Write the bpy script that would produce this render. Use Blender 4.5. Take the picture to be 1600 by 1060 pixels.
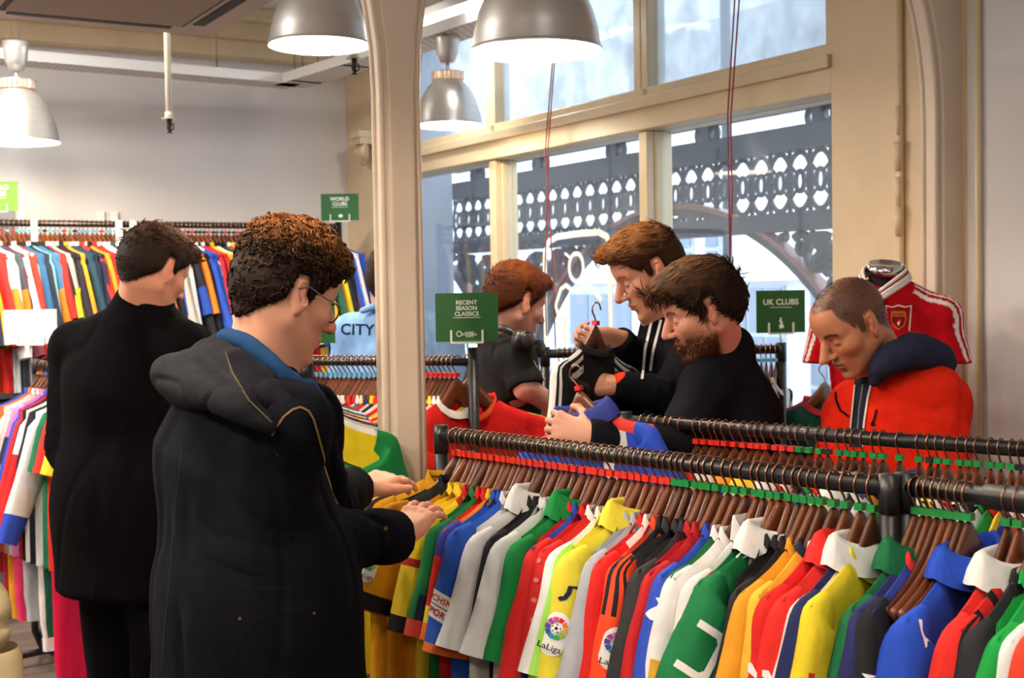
import bpy, bmesh, math, random
import numpy as np
from mathutils import Vector, Matrix
for _o in list(bpy.data.objects): bpy.data.objects.remove(_o)
SC = bpy.context.scene
COL = SC.collection
PI = math.pi
# ------------------------------------------------------------ camera
CAMH = 1.72
FPX = 2000.0
PITCH = math.radians(2.2); ROLL = math.radians(0.95)
cF = Vector((0, math.cos(PITCH), -math.sin(PITCH)))
_R0 = Vector((1, 0, 0)); _U0 = Vector((0, math.sin(PITCH), math.cos(PITCH)))
cR = _R0*math.cos(ROLL) - _U0*math.sin(ROLL)
cU = _U0*math.cos(ROLL) + _R0*math.sin(ROLL)
cam_d = bpy.data.cameras.new('camera'); cam = bpy.data.objects.new('camera', cam_d); COL.objects.link(cam)
cam_d.sensor_width = 36.0; cam_d.lens = 36.0*FPX/1600.0; cam_d.clip_start = 0.05; cam_d.clip_end = 200
cam.matrix_world = Matrix(((cR.x, cU.x, -cF.x, 0), (cR.y, cU.y, -cF.y, 0), (cR.z, cU.z, -cF.z, CAMH), (0, 0, 0, 1)))
cam_d.dof.use_dof = True; cam_d.dof.focus_distance = 2.75; cam_d.dof.aperture_fstop = 7.0
SC.camera = cam
# ------------------------------------------------------------ view
vs = SC.view_settings
SC.display_settings.display_device = 'sRGB'
vs.view_transform = 'Standard'; vs.look = 'None'; vs.gamma = 1.0; vs.use_curve_mapping = False
vs.exposure = 0.2
SC.cycles.use_denoising = True
SC.cycles.max_bounces = 7; SC.cycles.diffuse_bounces = 4; SC.cycles.glossy_bounces = 3
SC.cycles.transmission_bounces = 6; SC.cycles.transparent_max_bounces = 12
SC.cycles.sample_clamp_indirect = 6.0
SC.cycles.caustics_reflective = False; SC.cycles.caustics_refractive = False
# ------------------------------------------------------------ world: overcast sky
W = bpy.data.worlds.new('world'); SC.world = W; W.use_nodes = True
_nt = W.node_tree; _nt.nodes.clear()
_bg = _nt.nodes.new('ShaderNodeBackground'); _wo = _nt.nodes.new('ShaderNodeOutputWorld')
_bg.inputs[0].default_value = (0.82, 0.91, 1.0, 1); _bg.inputs[1].default_value = 4.0
_nt.links.new(_bg.outputs[0], _wo.inputs[0])

def D(px, py, d):
    """world point seen at pixel px,py (1600x1060 frame) at distance d along the viewing axis"""
    return Vector((0, 0, CAMH)) + (cF + cR*((px-800)/FPX) - cU*((py-530)/FPX))*d
def atz(px, py, z):
    r = cF + cR*((px-800)/FPX) - cU*((py-530)/FPX)
    return Vector((0, 0, CAMH)) + r*((z-CAMH)/r.z)
def G(px, Y):
    """floor-plan point on the pixel column px at depth about Y"""
    p = D(px, 450, Y); return Vector((p.x, p.y, 0))

# ------------------------------------------------------------ materials
def lin(c):
    if isinstance(c, str):
        c = c.lstrip('#'); c = tuple(int(c[i:i+2], 16)/255 for i in (0, 2, 4))
    return tuple((x/12.92 if x <= 0.04045 else ((x+0.055)/1.055)**2.4) for x in c)
_mats = {}
def mat(name, col='#808080', rough=0.6, metal=0.0, noise=0.0, nscale=20.0, bump=0.0, bscale=200.0, emit=0.0, ecol=None,
        sheen=0.0, vcol=False, sub=0.0, spec=0.5, stretch=None, aniso=0.0, coat=0.0, wr=0.0):
    if name in _mats: return _mats[name]
    m = bpy.data.materials.new(name); m.use_nodes = True
    nt = m.node_tree; N = nt.nodes; L = nt.links
    b = N['Principled BSDF']
    c = lin(col)
    b.inputs['Base Color'].default_value = (*c, 1)
    b.inputs['Roughness'].default_value = rough; b.inputs['Metallic'].default_value = metal
    b.inputs['Specular IOR Level'].default_value = spec
    if sheen: b.inputs['Sheen Weight'].default_value = sheen; b.inputs['Sheen Roughness'].default_value = 0.5
    if sub: b.inputs['Subsurface Weight'].default_value = sub; b.inputs['Subsurface Radius'].default_value = (0.02, 0.008, 0.004); b.inputs['Subsurface Scale'].default_value = 0.5
    if coat: b.inputs['Coat Weight'].default_value = coat; b.inputs['Coat Roughness'].default_value = 0.15
    if emit: b.inputs['Emission Color'].default_value = (*lin(ecol or col), 1); b.inputs['Emission Strength'].default_value = emit
    src = None
    tc = None
    if noise or bump:
        tc = N.new('ShaderNodeTexCoord'); mp = N.new('ShaderNodeMapping'); L.new(tc.outputs['Object'], mp.inputs[0])
        if stretch: mp.inputs['Scale'].default_value = stretch
    if vcol:
        a = N.new('ShaderNodeVertexColor'); a.layer_name = 'col'; src = a.outputs[0]
        L.new(src, b.inputs['Base Color'])
    if noise:
        n = N.new('ShaderNodeTexNoise'); n.inputs['Scale'].default_value = nscale; n.inputs['Detail'].default_value = 5
        L.new(mp.outputs[0], n.inputs['Vector'])
        r = N.new('ShaderNodeMapRange'); r.inputs['From Min'].default_value = 0.3; r.inputs['From Max'].default_value = 0.7
        r.inputs['To Min'].default_value = 1-noise; r.inputs['To Max'].default_value = 1+noise
        L.new(n.outputs['Fac'], r.inputs['Value'])
        mx = N.new('ShaderNodeVectorMath'); mx.operation = 'SCALE'
        if src is not None: L.new(src, mx.inputs[0])
        else: mx.inputs[0].default_value = c
        L.new(r.outputs[0], mx.inputs['Scale']); L.new(mx.outputs[0], b.inputs['Base Color'])
    if bump:
        n2 = N.new('ShaderNodeTexNoise'); n2.inputs['Scale'].default_value = bscale; n2.inputs['Detail'].default_value = 4
        L.new(mp.outputs[0], n2.inputs['Vector'])
        bp = N.new('ShaderNodeBump'); bp.inputs['Strength'].default_value = bump; bp.inputs['Distance'].default_value = 0.004
        L.new(n2.outputs['Fac'], bp.inputs['Height']); L.new(bp.outputs[0], b.inputs['Normal'])
        if wr:      # broad creases under the fine weave
            n3 = N.new('ShaderNodeTexNoise'); n3.inputs['Scale'].default_value = wr; n3.inputs['Detail'].default_value = 3; n3.inputs['Distortion'].default_value = 0.6
            mp3 = N.new('ShaderNodeMapping'); mp3.inputs['Scale'].default_value = (1, 1, .45); L.new(tc.outputs['Object'], mp3.inputs[0]); L.new(mp3.outputs[0], n3.inputs['Vector'])
            b3 = N.new('ShaderNodeBump'); b3.inputs['Strength'].default_value = 0.55; b3.inputs['Distance'].default_value = 0.02
            L.new(n3.outputs['Fac'], b3.inputs['Height']); L.new(b3.outputs[0], bp.inputs['Normal'])
    _mats[name] = m
    return m
def fabric(col, k=''):
    c = col if isinstance(col, str) else col
    return mat('fabric_%s%s' % (c.lstrip('#'), k), c, rough=0.78, noise=0.06, nscale=30, bump=0.12, bscale=900, spec=0.25, wr=11.0)

# ------------------------------------------------------------ objects
def tag(o, label=None, cat=None, group=None, kind=None):
    if label and len(label.split()) > 16: label = cut(label)
    if label: o['label'] = label
    if cat: o['category'] = cat
    if group: o['group'] = group
    if kind: o['kind'] = kind
    return o
def empty(name, loc=(0, 0, 0), rz=0.0, M=None):
    o = bpy.data.objects.new(name, None); COL.objects.link(o)
    o.empty_display_size = 0.05
    if M is not None: o.matrix_world = M
    else: o.location = loc; o.rotation_euler = (0, 0, rz)
    return o
def link(name, me, parent=None, M=None):
    o = bpy.data.objects.new(name, me); COL.objects.link(o)
    if parent is not None: o.parent = parent
    if M is not None: o.matrix_basis = M
    return o
def copy_tree(o, parent=None):
    c = o.copy(); COL.objects.link(c)
    if parent is not None: c.parent = parent
    for ch in list(o.children): copy_tree(ch, c)
    return c
class MB:
    """collects primitives into one mesh"""
    def __init__(s): s.v = []; s.f = []; s.m = []; s.mats = []; s.sm = []
    def mi(s, m):
        if m is None: return 0
        if m not in s.mats: s.mats.append(m)
        return s.mats.index(m)
    def add(s, vs, fs, m=None, smooth=False):
        o = len(s.v); s.v += [tuple(v) for v in vs]; k = s.mi(m)
        for f in fs: s.f.append(tuple(i+o for i in f)); s.m.append(k); s.sm.append(smooth)
    def box(s, lo, hi, m=None, M=None):
        (a, b, c), (d, e, f) = lo, hi
        vs = [Vector(p) for p in ((a,b,c),(d,b,c),(d,e,c),(a,e,c),(a,b,f),(d,b,f),(d,e,f),(a,e,f))]
        if M is not None: vs = [M @ v for v in vs]
        s.add(vs, [(0,3,2,1),(4,5,6,7),(0,1,5,4),(1,2,6,5),(2,3,7,6),(3,0,4,7)], m)
    def prism(s, poly, z0, z1, m=None, M=None, caps=True):
        """poly: list of (x,y) ; extruded along z"""
        n = len(poly); vs = [Vector((x, y, z0)) for x, y in poly]+[Vector((x, y, z1)) for x, y in poly]
        if M is not None: vs = [M @ v for v in vs]
        fs = [(i, (i+1) % n, n+(i+1) % n, n+i) for i in range(n)]
        if caps: fs += [tuple(range(n-1, -1, -1)), tuple(range(n, 2*n))]
        s.add(vs, fs, m)
    def tube(s, pts, r, n=8, m=None, cap=True, closed=False, flat=1.0, smooth=True):
        pts = [Vector(p) for p in pts]; k = len(pts)
        rs = r if isinstance(r, (list, tuple)) else [r]*k
        vs = []; fs = []; up = None
        for i, p in enumerate(pts):
            if closed: t = pts[(i+1) % k]-pts[i-1]
            else: t = pts[min(i+1, k-1)]-pts[max(i-1, 0)]
            if t.length < 1e-9: t = Vector((0, 0, 1))
            t.normalize()
            if up is None: up = Vector((0, 0, 1)) if abs(t.z) < 0.9 else Vector((1, 0, 0))
            a = up - t*up.dot(t)
            if a.length < 1e-6: a = t.orthogonal()
            a.normalize(); up = a; b = t.cross(a)
            for j in range(n):
                an = 2*PI*j/n; vs.append(p + a*(math.cos(an)*rs[i]) + b*(math.sin(an)*rs[i]*flat))
        for i in range(k if closed else k-1):
            q = (i+1) % k
            for j in range(n): fs.append((i*n+j, i*n+(j+1) % n, q*n+(j+1) % n, q*n+j))
        if cap and not closed: fs += [tuple(range(n-1, -1, -1)), tuple(range((k-1)*n, k*n))]
        s.add(vs, fs, m, smooth)
    def lathe(s, prof, n=24, m=None, M=None, smooth=True, cap=False):
        vs = []; fs = []
        for r, z in prof:
            for j in range(n):
                a = 2*PI*j/n; v = Vector((r*math.cos(a), r*math.sin(a), z)); vs.append(M @ v if M is not None else v)
        for i in range(len(prof)-1):
            for j in range(n): fs.append((i*n+j, i*n+(j+1) % n, (i+1)*n+(j+1) % n, (i+1)*n+j))
        if cap: fs += [tuple(range(n-1, -1, -1)), tuple(range((len(prof)-1)*n, len(prof)*n))]
        s.add(vs, fs, m, smooth)
    def mesh(s, name='mesh', mats=None):
        me = bpy.data.meshes.new(name); me.from_pydata(s.v, [], s.f)
        for m in (s.mats or ([mats] if mats is not None and not isinstance(mats, list) else (mats or []))): me.materials.append(m)
        me.polygons.foreach_set('material_index', s.m)
        me.polygons.foreach_set('use_smooth', s.sm)
        me.update(); return me
    def build(s, name, mats=None, parent=None, M=None):
        return link(name, s.mesh(name, mats), parent, M)
def frame(o, x, y, z):
    return Matrix(((x[0], y[0], z[0], o[0]), (x[1], y[1], z[1], o[1]), (x[2], y[2], z[2], o[2]), (0, 0, 0, 1)))
def bevel(o, w=0.004, seg=2):
    b = o.modifiers.new('bevel', 'BEVEL'); b.width = w; b.segments = seg; b.limit_method = 'ANGLE'; return o
_txt = {}
def text_geo(s, size=1.0, bold=0.0, res=3):
    """2D text: (verts [(x,y)] centred, faces)"""
    key = (s, size, bold)
    if key in _txt: return _txt[key]
    cu = bpy.data.curves.new('t', 'FONT'); cu.body = s; cu.size = size; cu.offset = bold*size; cu.align_x = 'CENTER'; cu.align_y = 'CENTER'
    cu.resolution_u = res; cu.space_line = 0.9
    ob = bpy.data.objects.new('t', cu); COL.objects.link(ob)
    dg = bpy.context.evaluated_depsgraph_get(); me = ob.evaluated_get(dg).to_mesh()
    r = ([(v.co.x, v.co.y) for v in me.vertices], [tuple(p.vertices) for p in me.polygons])
    bpy.data.objects.remove(ob); bpy.data.curves.remove(cu)
    _txt[key] = r
    return r

# ------------------------------------------------------------ plan axes: u runs along the left wall, v towards it
_A = math.radians(30.6)
U = Vector((math.cos(_A), math.sin(_A), 0)); V = Vector((-math.sin(_A), math.cos(_A), 0)); Z = Vector((0, 0, 1))
C0 = Vector((-1.06, 8.40, 0))             # the corner of left wall and window wall
def WW(t, off=0.0, z=0.0):                # point on the window wall: t metres from the corner towards us, off outward
    return C0 - V*t + U*off + Z*z
MW = frame(C0, -V, U, Z)                  # window wall frame: x along wall towards us, y outward, z up
ML = frame(C0, -U, V, Z)                  # left wall frame: x along wall to the left, y outward (beyond), z up

def cut(t, n=16):
    w = t.split()[:n]
    while w[-1] in ('with', 'and', 'the', 'a', 'of', 'on', 'small', 'tiny', 'plain', 'right', 'left', 'in', 'by', 'behind'): w.pop()
    return ' '.join(w).rstrip(',')
# ------------------------------------------------------------ room shell
CEIL = 3.45
white_wall = mat('white_wall_paint', '#d9d6d4', 0.85, noise=0.03, nscale=3, bump=0.05, bscale=60)
cream = mat('cream_gloss_paint', '#d3c09c', 0.38, noise=0.05, nscale=6, bump=0.06, bscale=40)
cream2 = mat('cream_stone_paint', '#d6bf9b', 0.5, noise=0.06, nscale=5, bump=0.1, bscale=30)
def floor_mat():
    m = bpy.data.materials.new('wood_floor'); m.use_nodes = True; nt = m.node_tree; N = nt.nodes; L = nt.links; b = N['Principled BSDF']
    tc = N.new('ShaderNodeTexCoord'); mp = N.new('ShaderNodeMapping'); mp.inputs['Rotation'].default_value = (0, 0, -_A); L.new(tc.outputs['Object'], mp.inputs[0])
    br = N.new('ShaderNodeTexBrick'); br.inputs['Scale'].default_value = 1; br.inputs['Brick Width'].default_value = 1.4; br.inputs['Row Height'].default_value = 0.13
    br.inputs['Mortar Size'].default_value = 0.004; br.inputs['Color1'].default_value = (*lin('#8a776b'), 1); br.inputs['Color2'].default_value = (*lin('#6f5d53'), 1); br.inputs['Mortar'].default_value = (*lin('#3a302a'), 1)
    n = N.new('ShaderNodeTexNoise'); n.inputs['Scale'].default_value = 8; n.inputs['Detail'].default_value = 6
    mp2 = N.new('ShaderNodeMapping'); mp2.inputs['Scale'].default_value = (1, 12, 1); L.new(mp.outputs[0], mp2.inputs[0]); L.new(mp2.outputs[0], n.inputs['Vector']); L.new(mp.outputs[0], br.inputs['Vector'])
    mx = N.new('ShaderNodeMix'); mx.data_type = 'RGBA'; mx.blend_type = 'MULTIPLY'; mx.inputs['Factor'].default_value = 0.5
    L.new(br.outputs['Color'], mx.inputs['A']); L.new(n.outputs['Color'], mx.inputs['B']); L.new(mx.outputs['Result'], b.inputs['Base Color'])
    b.inputs['Roughness'].default_value = 0.5
    return m
def S(o): o['kind'] = 'structure'; return o
room_pts = [C0, C0-U*6.5, C0-U*6.5-V*13.5, C0+U*0.0-V*13.5]
def slab(name, z0, z1, m):
    b = MB(); b.prism([(p.x, p.y) for p in reversed(room_pts)], z0, z1, m); return S(b.build(name))
slab('floor', -0.1, 0, floor_mat()); slab('ceiling', CEIL, CEIL+0.1, white_wall)
b = MB(); b.box((-0.3, 0, 0), (6.5, 0.2, CEIL), white_wall, ML); S(b.build('wall_left'))
b = MB(); b.box((6.5, -13.5, 0), (6.7, 0.2, CEIL), white_wall, ML); S(b.build('wall_far_left'))
b = MB(); b.box((-0.2, -13.7, 0), (6.7, -13.5, CEIL), white_wall, ML); S(b.build('wall_back'))
# cornice and dropped beam along the left wall
b = MB(); b.box((0, -0.16, 3.17), (6.5, 0, CEIL), cream2, ML); b.box((0, -0.22, 3.27), (6.5, -0.16, CEIL), cream2, ML); b.box((0, -0.30, 3.37), (6.5, -0.22, CEIL), cream2, ML)
S(bevel(b.build('trim_1'), 0.01))
# window wall: piers, sill wall, heads
TB = [0.45, 1.85, 3.19, 4.37]       # jambs / mullion centres
Z_SILL, Z_T0, Z_T1 = 0.85, 2.41, 2.55
b = MB()
b.box((-0.0, 0, 0), (TB[0]-0.03, 0.25, CEIL), cream2, MW)
b.box((TB[3], 0, 0), (4.97, 0.25, CEIL), cream2, MW)
b.box((TB[0]-0.03, 0.0, 0), (TB[3], 0.25, Z_SILL), cream2, MW)
b.box((TB[0]-0.03, 0.0, 3.38), (TB[3], 0.25, CEIL), cream2, MW)
S(b.build('wall_window'))
b = MB(); b.box((4.97, 0.0, 0), (13.5, 0.25, CEIL), white_wall, MW); S(b.build('wall_right'))
# window joinery, one unit
fr = MB()
fr.box((TB[0]-0.03, 0.0, Z_T0), (TB[3], 0.20, Z_T1-0.035), cream, MW)
fr.box((TB[0]-0.03, -0.02, Z_T1-0.05), (TB[3], 0.16, Z_T1-0.0), cream, MW)
fr.box((TB[0]-0.03, 0.02, Z_T1), (TB[3], 0.12, Z_T1+0.045), cream, MW)
for i, t in enumerate(TB):
    w = 0.032
    lo, hi = (t-w, t+w) if 0 < i < 3 else ((t-0.03, t+0.03) if i == 0 else (t-0.03, t))
    fr.box((lo, 0.03, Z_SILL), (hi, 0.17, Z_T0), cream, MW)
    fr.box((lo-0.012, 0.07, Z_SILL), (hi+0.012, 0.13, Z_T0), cream, MW)
    # upper lights: two sashes meet at each mullion with a shadow gap
    if 0 < i < 3:
        fr.box((t-0.062, 0.03, Z_T1), (t-0.008, 0.12, 3.38), cream, MW); fr.box((t+0.008, 0.02, Z_T1), (t+0.056, 0.12, 3.38), cream, MW)
        fr.box((t-0.008, 0.06, Z_T1), (t+0.008, 0.12, 3.38), cream, MW)
    else: fr.box((lo-0.03, 0.03, Z_T1), (hi+0.03, 0.12, 3.38), cream, MW)
fr.box((TB[0]-0.03, 0.02, Z_SILL-0.02), (TB[3], 0.2, Z_SILL+0.05), cream, MW)
fro = fr.build('window_1'); S(fro); bevel(fro, 0.006)
def glass_mat(name, dirt, col, tint=(0.93, 0.97, 1.0)):
    m = bpy.data.materials.new(name); m.use_nodes = True; nt = m.node_tree; N = nt.nodes; L = nt.links; N.clear()
    out = N.new('ShaderNodeOutputMaterial'); tr = N.new('ShaderNodeBsdfTransparent'); tr.inputs[0].default_value = (*tint, 1)
    gl = N.new('ShaderNodeBsdfGlossy'); gl.inputs['Roughness'].default_value = 0.02
    fz = N.new('ShaderNodeLayerWeight'); fz.inputs['Blend'].default_value = 0.5
    pw = N.new('ShaderNodeMath'); pw.operation = 'POWER'; pw.inputs[1].default_value = 4.0; L.new(fz.outputs['Facing'], pw.inputs[0])
    ma = N.new('ShaderNodeMath'); ma.operation = 'MULTIPLY_ADD'; ma.inputs[1].default_value = 0.9; ma.inputs[2].default_value = 0.045; L.new(pw.outputs[0], ma.inputs[0])
    m1 = N.new('ShaderNodeMixShader'); L.new(ma.outputs[0], m1.inputs[0]); L.new(tr.outputs[0], m1.inputs[1]); L.new(gl.outputs[0], m1.inputs[2])
    df = N.new('ShaderNodeBsdfDiffuse'); df.inputs[0].default_value = (*lin(col), 1); tl = N.new('ShaderNodeBsdfTranslucent'); tl.inputs[0].default_value = (*lin(col), 1)
    m2 = N.new('ShaderNodeMixShader'); m2.inputs[0].default_value = 0.6; L.new(df.outputs[0], m2.inputs[1]); L.new(tl.outputs[0], m2.inputs[2])
    tc = N.new('ShaderNodeTexCoord'); mp = N.new('ShaderNodeMapping'); mp.inputs['Scale'].default_value = (1, 1, 0.8); L.new(tc.outputs['Object'], mp.inputs[0])
    n = N.new('ShaderNodeTexNoise'); n.inputs['Scale'].default_value = 10; n.inputs['Detail'].default_value = 8; L.new(mp.outputs[0], n.inputs['Vector'])
    r = N.new('ShaderNodeMapRange'); r.inputs['From Min'].default_value = 0.35; r.inputs['From Max'].default_value = 0.75; r.inputs['To Min'].default_value = dirt*0.88; r.inputs['To Max'].default_value = min(1, dirt*1.2)
    L.new(n.outputs['Fac'], r.inputs['Value'])
    m3 = N.new('ShaderNodeMixShader'); L.new(r.outputs[0], m3.inputs[0]); L.new(m1.outputs[0], m3.inputs[1]); L.new(m2.outputs[0], m3.inputs[2]); L.new(m3.outputs[0], out.inputs[0])
    return m
g_low = glass_mat('clear_glass', 0.04, '#c8d2dc'); g_up = glass_mat('dirty_glass', 0.6, '#aab5bf')
for i in range(3):
    b = MB(); b.box((TB[i]+0.03, 0.10, Z_SILL+0.05), (TB[i+1]-0.03, 0.106, Z_T0), g_low, MW); b.build('lower_pane', None, fro)
    b = MB(); b.box((TB[i]+0.05, 0.075, Z_T1+0.04), (TB[i+1]-0.05, 0.081, 3.38), g_up, MW); b.build('upper_pane', None, fro)
# ------------------------------------------------------------ iron columns and arch (arcade across the room)
PIL = WW(4.90, -0.02); COLM = G(624, 3.39); UA = (PIL-COLM).normalized(); VA = Z.cross(UA); PL_ = (PIL-COLM).length
MA = frame(COLM, UA, VA, Z)              # arcade frame: x along u from the free column, y away, z up
SPR, ARH = 2.25, 0.98
def arcade_profile(xc, half, left, right, arch_r=ARH, top=CEIL):
    """outline of a column flaring into arch spandrels, in arcade (x,z)"""
    pts = [(xc+half, 0)]
    pts.append((xc+half, SPR))
    if right:
        for k in range(1, 15):
            a = PI/2*k/16; pts.append((xc+half+arch_r*(1-math.cos(a)), SPR+arch_r*1.15*math.sin(a)))
    pts.append((pts[-1][0], top))
    L2 = []
    if left:
        for k in range(14, 0, -1):
            a = PI/2*k/16; L2.append((xc-half-arch_r*(1-math.cos(a)), SPR+arch_r*1.15*math.sin(a)))
        pts.append((L2[0][0], top)); pts += L2
    else: pts.append((xc-half, top))
    pts += [(xc-half, SPR), (xc-half, 0)]
    return [(x, min(z, top)) for x, z in pts]
cream_lit = mat('cream_paint_lit', '#dccbb6', 0.42, noise=0.05, nscale=6, bump=0.06, bscale=40)  # same cream paint as the piers, recoloured for lamp light on the columns
def column(name, xc, half, left, right, label):
    o = empty(name, MA @ Vector((xc, 0, 0))); inv = Matrix.Translation(-(MA @ Vector((xc, 0, 0))))
    M2 = inv @ MA @ Matrix(((1, 0, 0, 0), (0, 0, 1, 0), (0, 1, 0, 0), (0, 0, 0, 1)))
    b = MB(); b.prism(arcade_profile(xc, half, left, right), -0.034, 0.034, cream_lit, M2); s = b.build('shaft', None, o); bevel(s, 0.006)
    b = MB(); b.prism(arcade_profile(xc, half-0.013, left, right, ARH+0.013), -0.046, 0.046, cream_lit, M2); s = b.build('raised_panel', None, o); bevel(s, 0.008, 3)
    for sg in ((-1, 1) if left and right else ((-1,) if left else (1,))):
        path = [MA @ Vector((xc+sg*half, 0, 0.02)), MA @ Vector((xc+sg*half, 0, SPR))]
        for k in range(1, 14):
            a = PI/2*k/16; path.append(MA @ Vector((xc+sg*(half+ARH*(1-math.cos(a))), 0, SPR+ARH*1.15*math.sin(a))))
        b = MB()
        for dy in (-0.028, 0.028): b.tube([inv @ (p+VA*dy) for p in path if p.z < CEIL-0.02], 0.009, 8, cream_lit)
        b.build('edge_moulding', None, o)
    b = MB(); b.lathe([(half*1.6, 0), (half*1.6, 0.12), (half*1.35, 0.16), (half*1.2, 0.2)], 4, cream_lit, Matrix.Rotation(PI/4+_A, 4, 'Z'), smooth=False); b.build('plinth', None, o)
    tag(o, label, 'column'); return o
column('iron_column', 0.0, 0.049, True, True, 'cream painted iron column flaring into an arch, standing in the middle of the shop')
column('wall_pilaster', PL_, 0.066, True, False, 'cream moulded pilaster with half arch beside the white wall behind the red jacket man')
# small leaf capital on the far wall pier, seen left of the column
b = MB(); Mc = frame(WW(0.42, -0.03, 2.56), -V, -U, Z)
b.box((-0.08, -0.02, 0.12), (0.05, 0.09, 0.16), cream2, Mc); b.box((-0.07, -0.02, 0.08), (0.045, 0.075, 0.12), cream2, Mc)
for k in range(6):
    a = k/5; b.tube([Mc @ Vector((-0.055+0.09*a, 0.04, 0.08)), Mc @ Vector((-0.055+0.09*a, 0.065, 0.03)), Mc @ Vector((-0.05+0.08*a, 0.035, -0.02-0.03*math.sin(a*3)))], [0.014, 0.02, 0.008], 6, cream2)
b.tube([Mc @ Vector((0, 0.03, 0.1)), Mc @ Vector((0, 0.03, -0.04))], 0.028, 8, cream2)
tag(b.build('leaf_capital'), 'small cream carved leaf capital on the window pier just left of the column', 'capital')
b = MB()
for z0, w in ((2.32, 0.012), (2.2, 0.02), (2.08, 0.016), (1.98, 0.02)):
    b.tube([WW(4.70, -0.02, z0), WW(4.70, -0.02, z0-0.1)], [w, w*0.6], 8, cream2)
b.tube([WW(4.70, -0.012, 3.4), WW(4.70, -0.012, 0.1)], 0.013, 8, cream)
S(b.build('trim_2'))
# conduit on the right wall edge
b = MB(); b.tube([WW(5.02, -0.01, 0.0), WW(5.02, -0.01, CEIL)], 0.012, 8, cream); S(b.build('trim_3'))
# foreground column foot at the left frame edge
fx = D(-22, 1000, 3.0); o = empty('column_foot', (fx.x, fx.y, 0)); cf = mat('cream_wood', '#dcc8a0', 0.45, noise=0.05)
b = MB(); b.lathe([(0.0, 0.0), (0.20, 0.0), (0.19, 0.5), (0.145, 0.62), (0.082, 0.80), (0.078, 0.885), (0.07, 0.90)], 32, cf); b.build('pedestal', None, o)
b = MB(); b.lathe([(0.04, 0.90), (0.052, 0.92), (0.055, 0.945), (0.045, 0.955), (0.058, 0.975), (0.058, 1.0), (0.05, 1.03), (0.032, 1.06), (0.03, 1.3), (0.0, 1.32)], 32, cf); b.build('finial', None, o)
tag(o, 'pale turned wooden post foot at the bottom left edge of the photo', 'post')
# ------------------------------------------------------------ outside: iron arcade, buildings, pavement
iron = mat("grey_iron_paint", "#2d3743", 0.5, noise=0.12, nscale=12)
iron_red = mat('red_iron_paint', '#7c5654', 0.5, noise=0.1, nscale=12)
MI = frame(C0+U*1.2, -V, U, Z)         # ironwork plane
ir = empty('iron_arcade', MI @ Vector((1.9, 0, 0))); _inv = ir.matrix_basis.inverted() if False else Matrix.Translation(-(MI @ Vector((1.9, 0, 0))))
I2 = _inv @ MI
def isolid(b, x0, x1, z0, z1, y=0.03): b.box((x0, -y, z0), (x1, y, z1), iron, I2)
X0, X1 = -0.75, 4.6
b = MB(); isolid(b, X0, X1, 2.40, 2.52, 0.05); isolid(b, X0, X1, 1.995, 2.09, 0.05); isolid(b, X0, X1, 2.60, 2.62)
b.build('beam', None, ir)
def ring(b, cx, cz, rx, rz, w, n=20, y=0.009):
    vs = []; fs = []
    for k in range(n):
        a = 2*PI*k/n
        for (r1, r2, yy) in ((rx-w, rz-w, -y), (rx+w, rz+w, -y), (rx+w, rz+w, y), (rx-w, rz-w, y)):
            vs.append(I2 @ Vector((cx+r1*math.cos(a), yy, cz+r2*math.sin(a))))
    for k in range(n):
        q = (k+1) % n
        for j in range(4): fs.append((k*4+j, k*4+(j+1) % 4, q*4+(j+1) % 4, q*4+j))
    b.add(vs, fs, iron)
b = MB(); x = X0+0.06; k = 0
while x < X1:
    ring(b, x, 2.245, 0.086, 0.146, 0.0125, 20, .006); ring(b, x, 2.245, 0.030, 0.052, 0.0125, 14, .006)
    for sg in (-1, 1):
        for s2 in (-1, 1): b.tube([I2 @ Vector((x+sg*0.030, 0, 2.245+s2*0.048)), I2 @ Vector((x+sg*0.066, 0, 2.245+s2*0.082))], 0.009, 5, iron)
        b.tube([I2 @ Vector((x+sg*0.040, 0, 2.245)), I2 @ Vector((x+sg*0.060, 0, 2.245))], 0.012, 5, iron)
        b.box((x+sg*.0725-.010, -.007, 2.09), (x+sg*.0725+.010, .007, 2.135), iron, I2); b.box((x+sg*.0725-.010, -.007, 2.355), (x+sg*.0725+.010, .007, 2.40), iron, I2)
    # cresting above the beam, little scroll brackets now and then
    if k % 6 == 2:
        for sg in (-1, 1): ring(b, x+sg*0.055, 2.56, 0.035, 0.04, 0.014, 12)
        isolid(b, x-0.03, x+0.03, 2.52, 2.62)
    x += 0.145; k += 1
b.build('ring_frieze', None, ir)
def arch_pts(cx, zc, r, a0, a1, n=28): return [(cx+r*math.cos(a0+(a1-a0)*k/n), zc+r*math.sin(a0+(a1-a0)*k/n)) for k in range(n+1)]
def band(b, pts, w, y, m, off=0.0):
    vs = []; fs = []; n = len(pts)
    for k, (x, z) in enumerate(pts):
        x1, z1 = pts[min(k+1, n-1)]; x2, z2 = pts[max(k-1, 0)]; tx, tz = x1-x2, z1-z2; l = math.hypot(tx, tz) or 1; nx, nz = -tz/l, tx/l
        for (a, yy) in ((off-w, -y), (off+w, -y), (off+w, y), (off-w, y)): vs.append(I2 @ Vector((x+nx*a, yy, z+nz*a)))
    for k in range(n-1):
        for j in range(4): fs.append((k*4+j, k*4+(j+1) % 4, k*4+4+(j+1) % 4, k*4+4+j))
    fs += [(3, 2, 1, 0), tuple(range((n-1)*4, n*4))]
    b.add(vs, fs, m)
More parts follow.
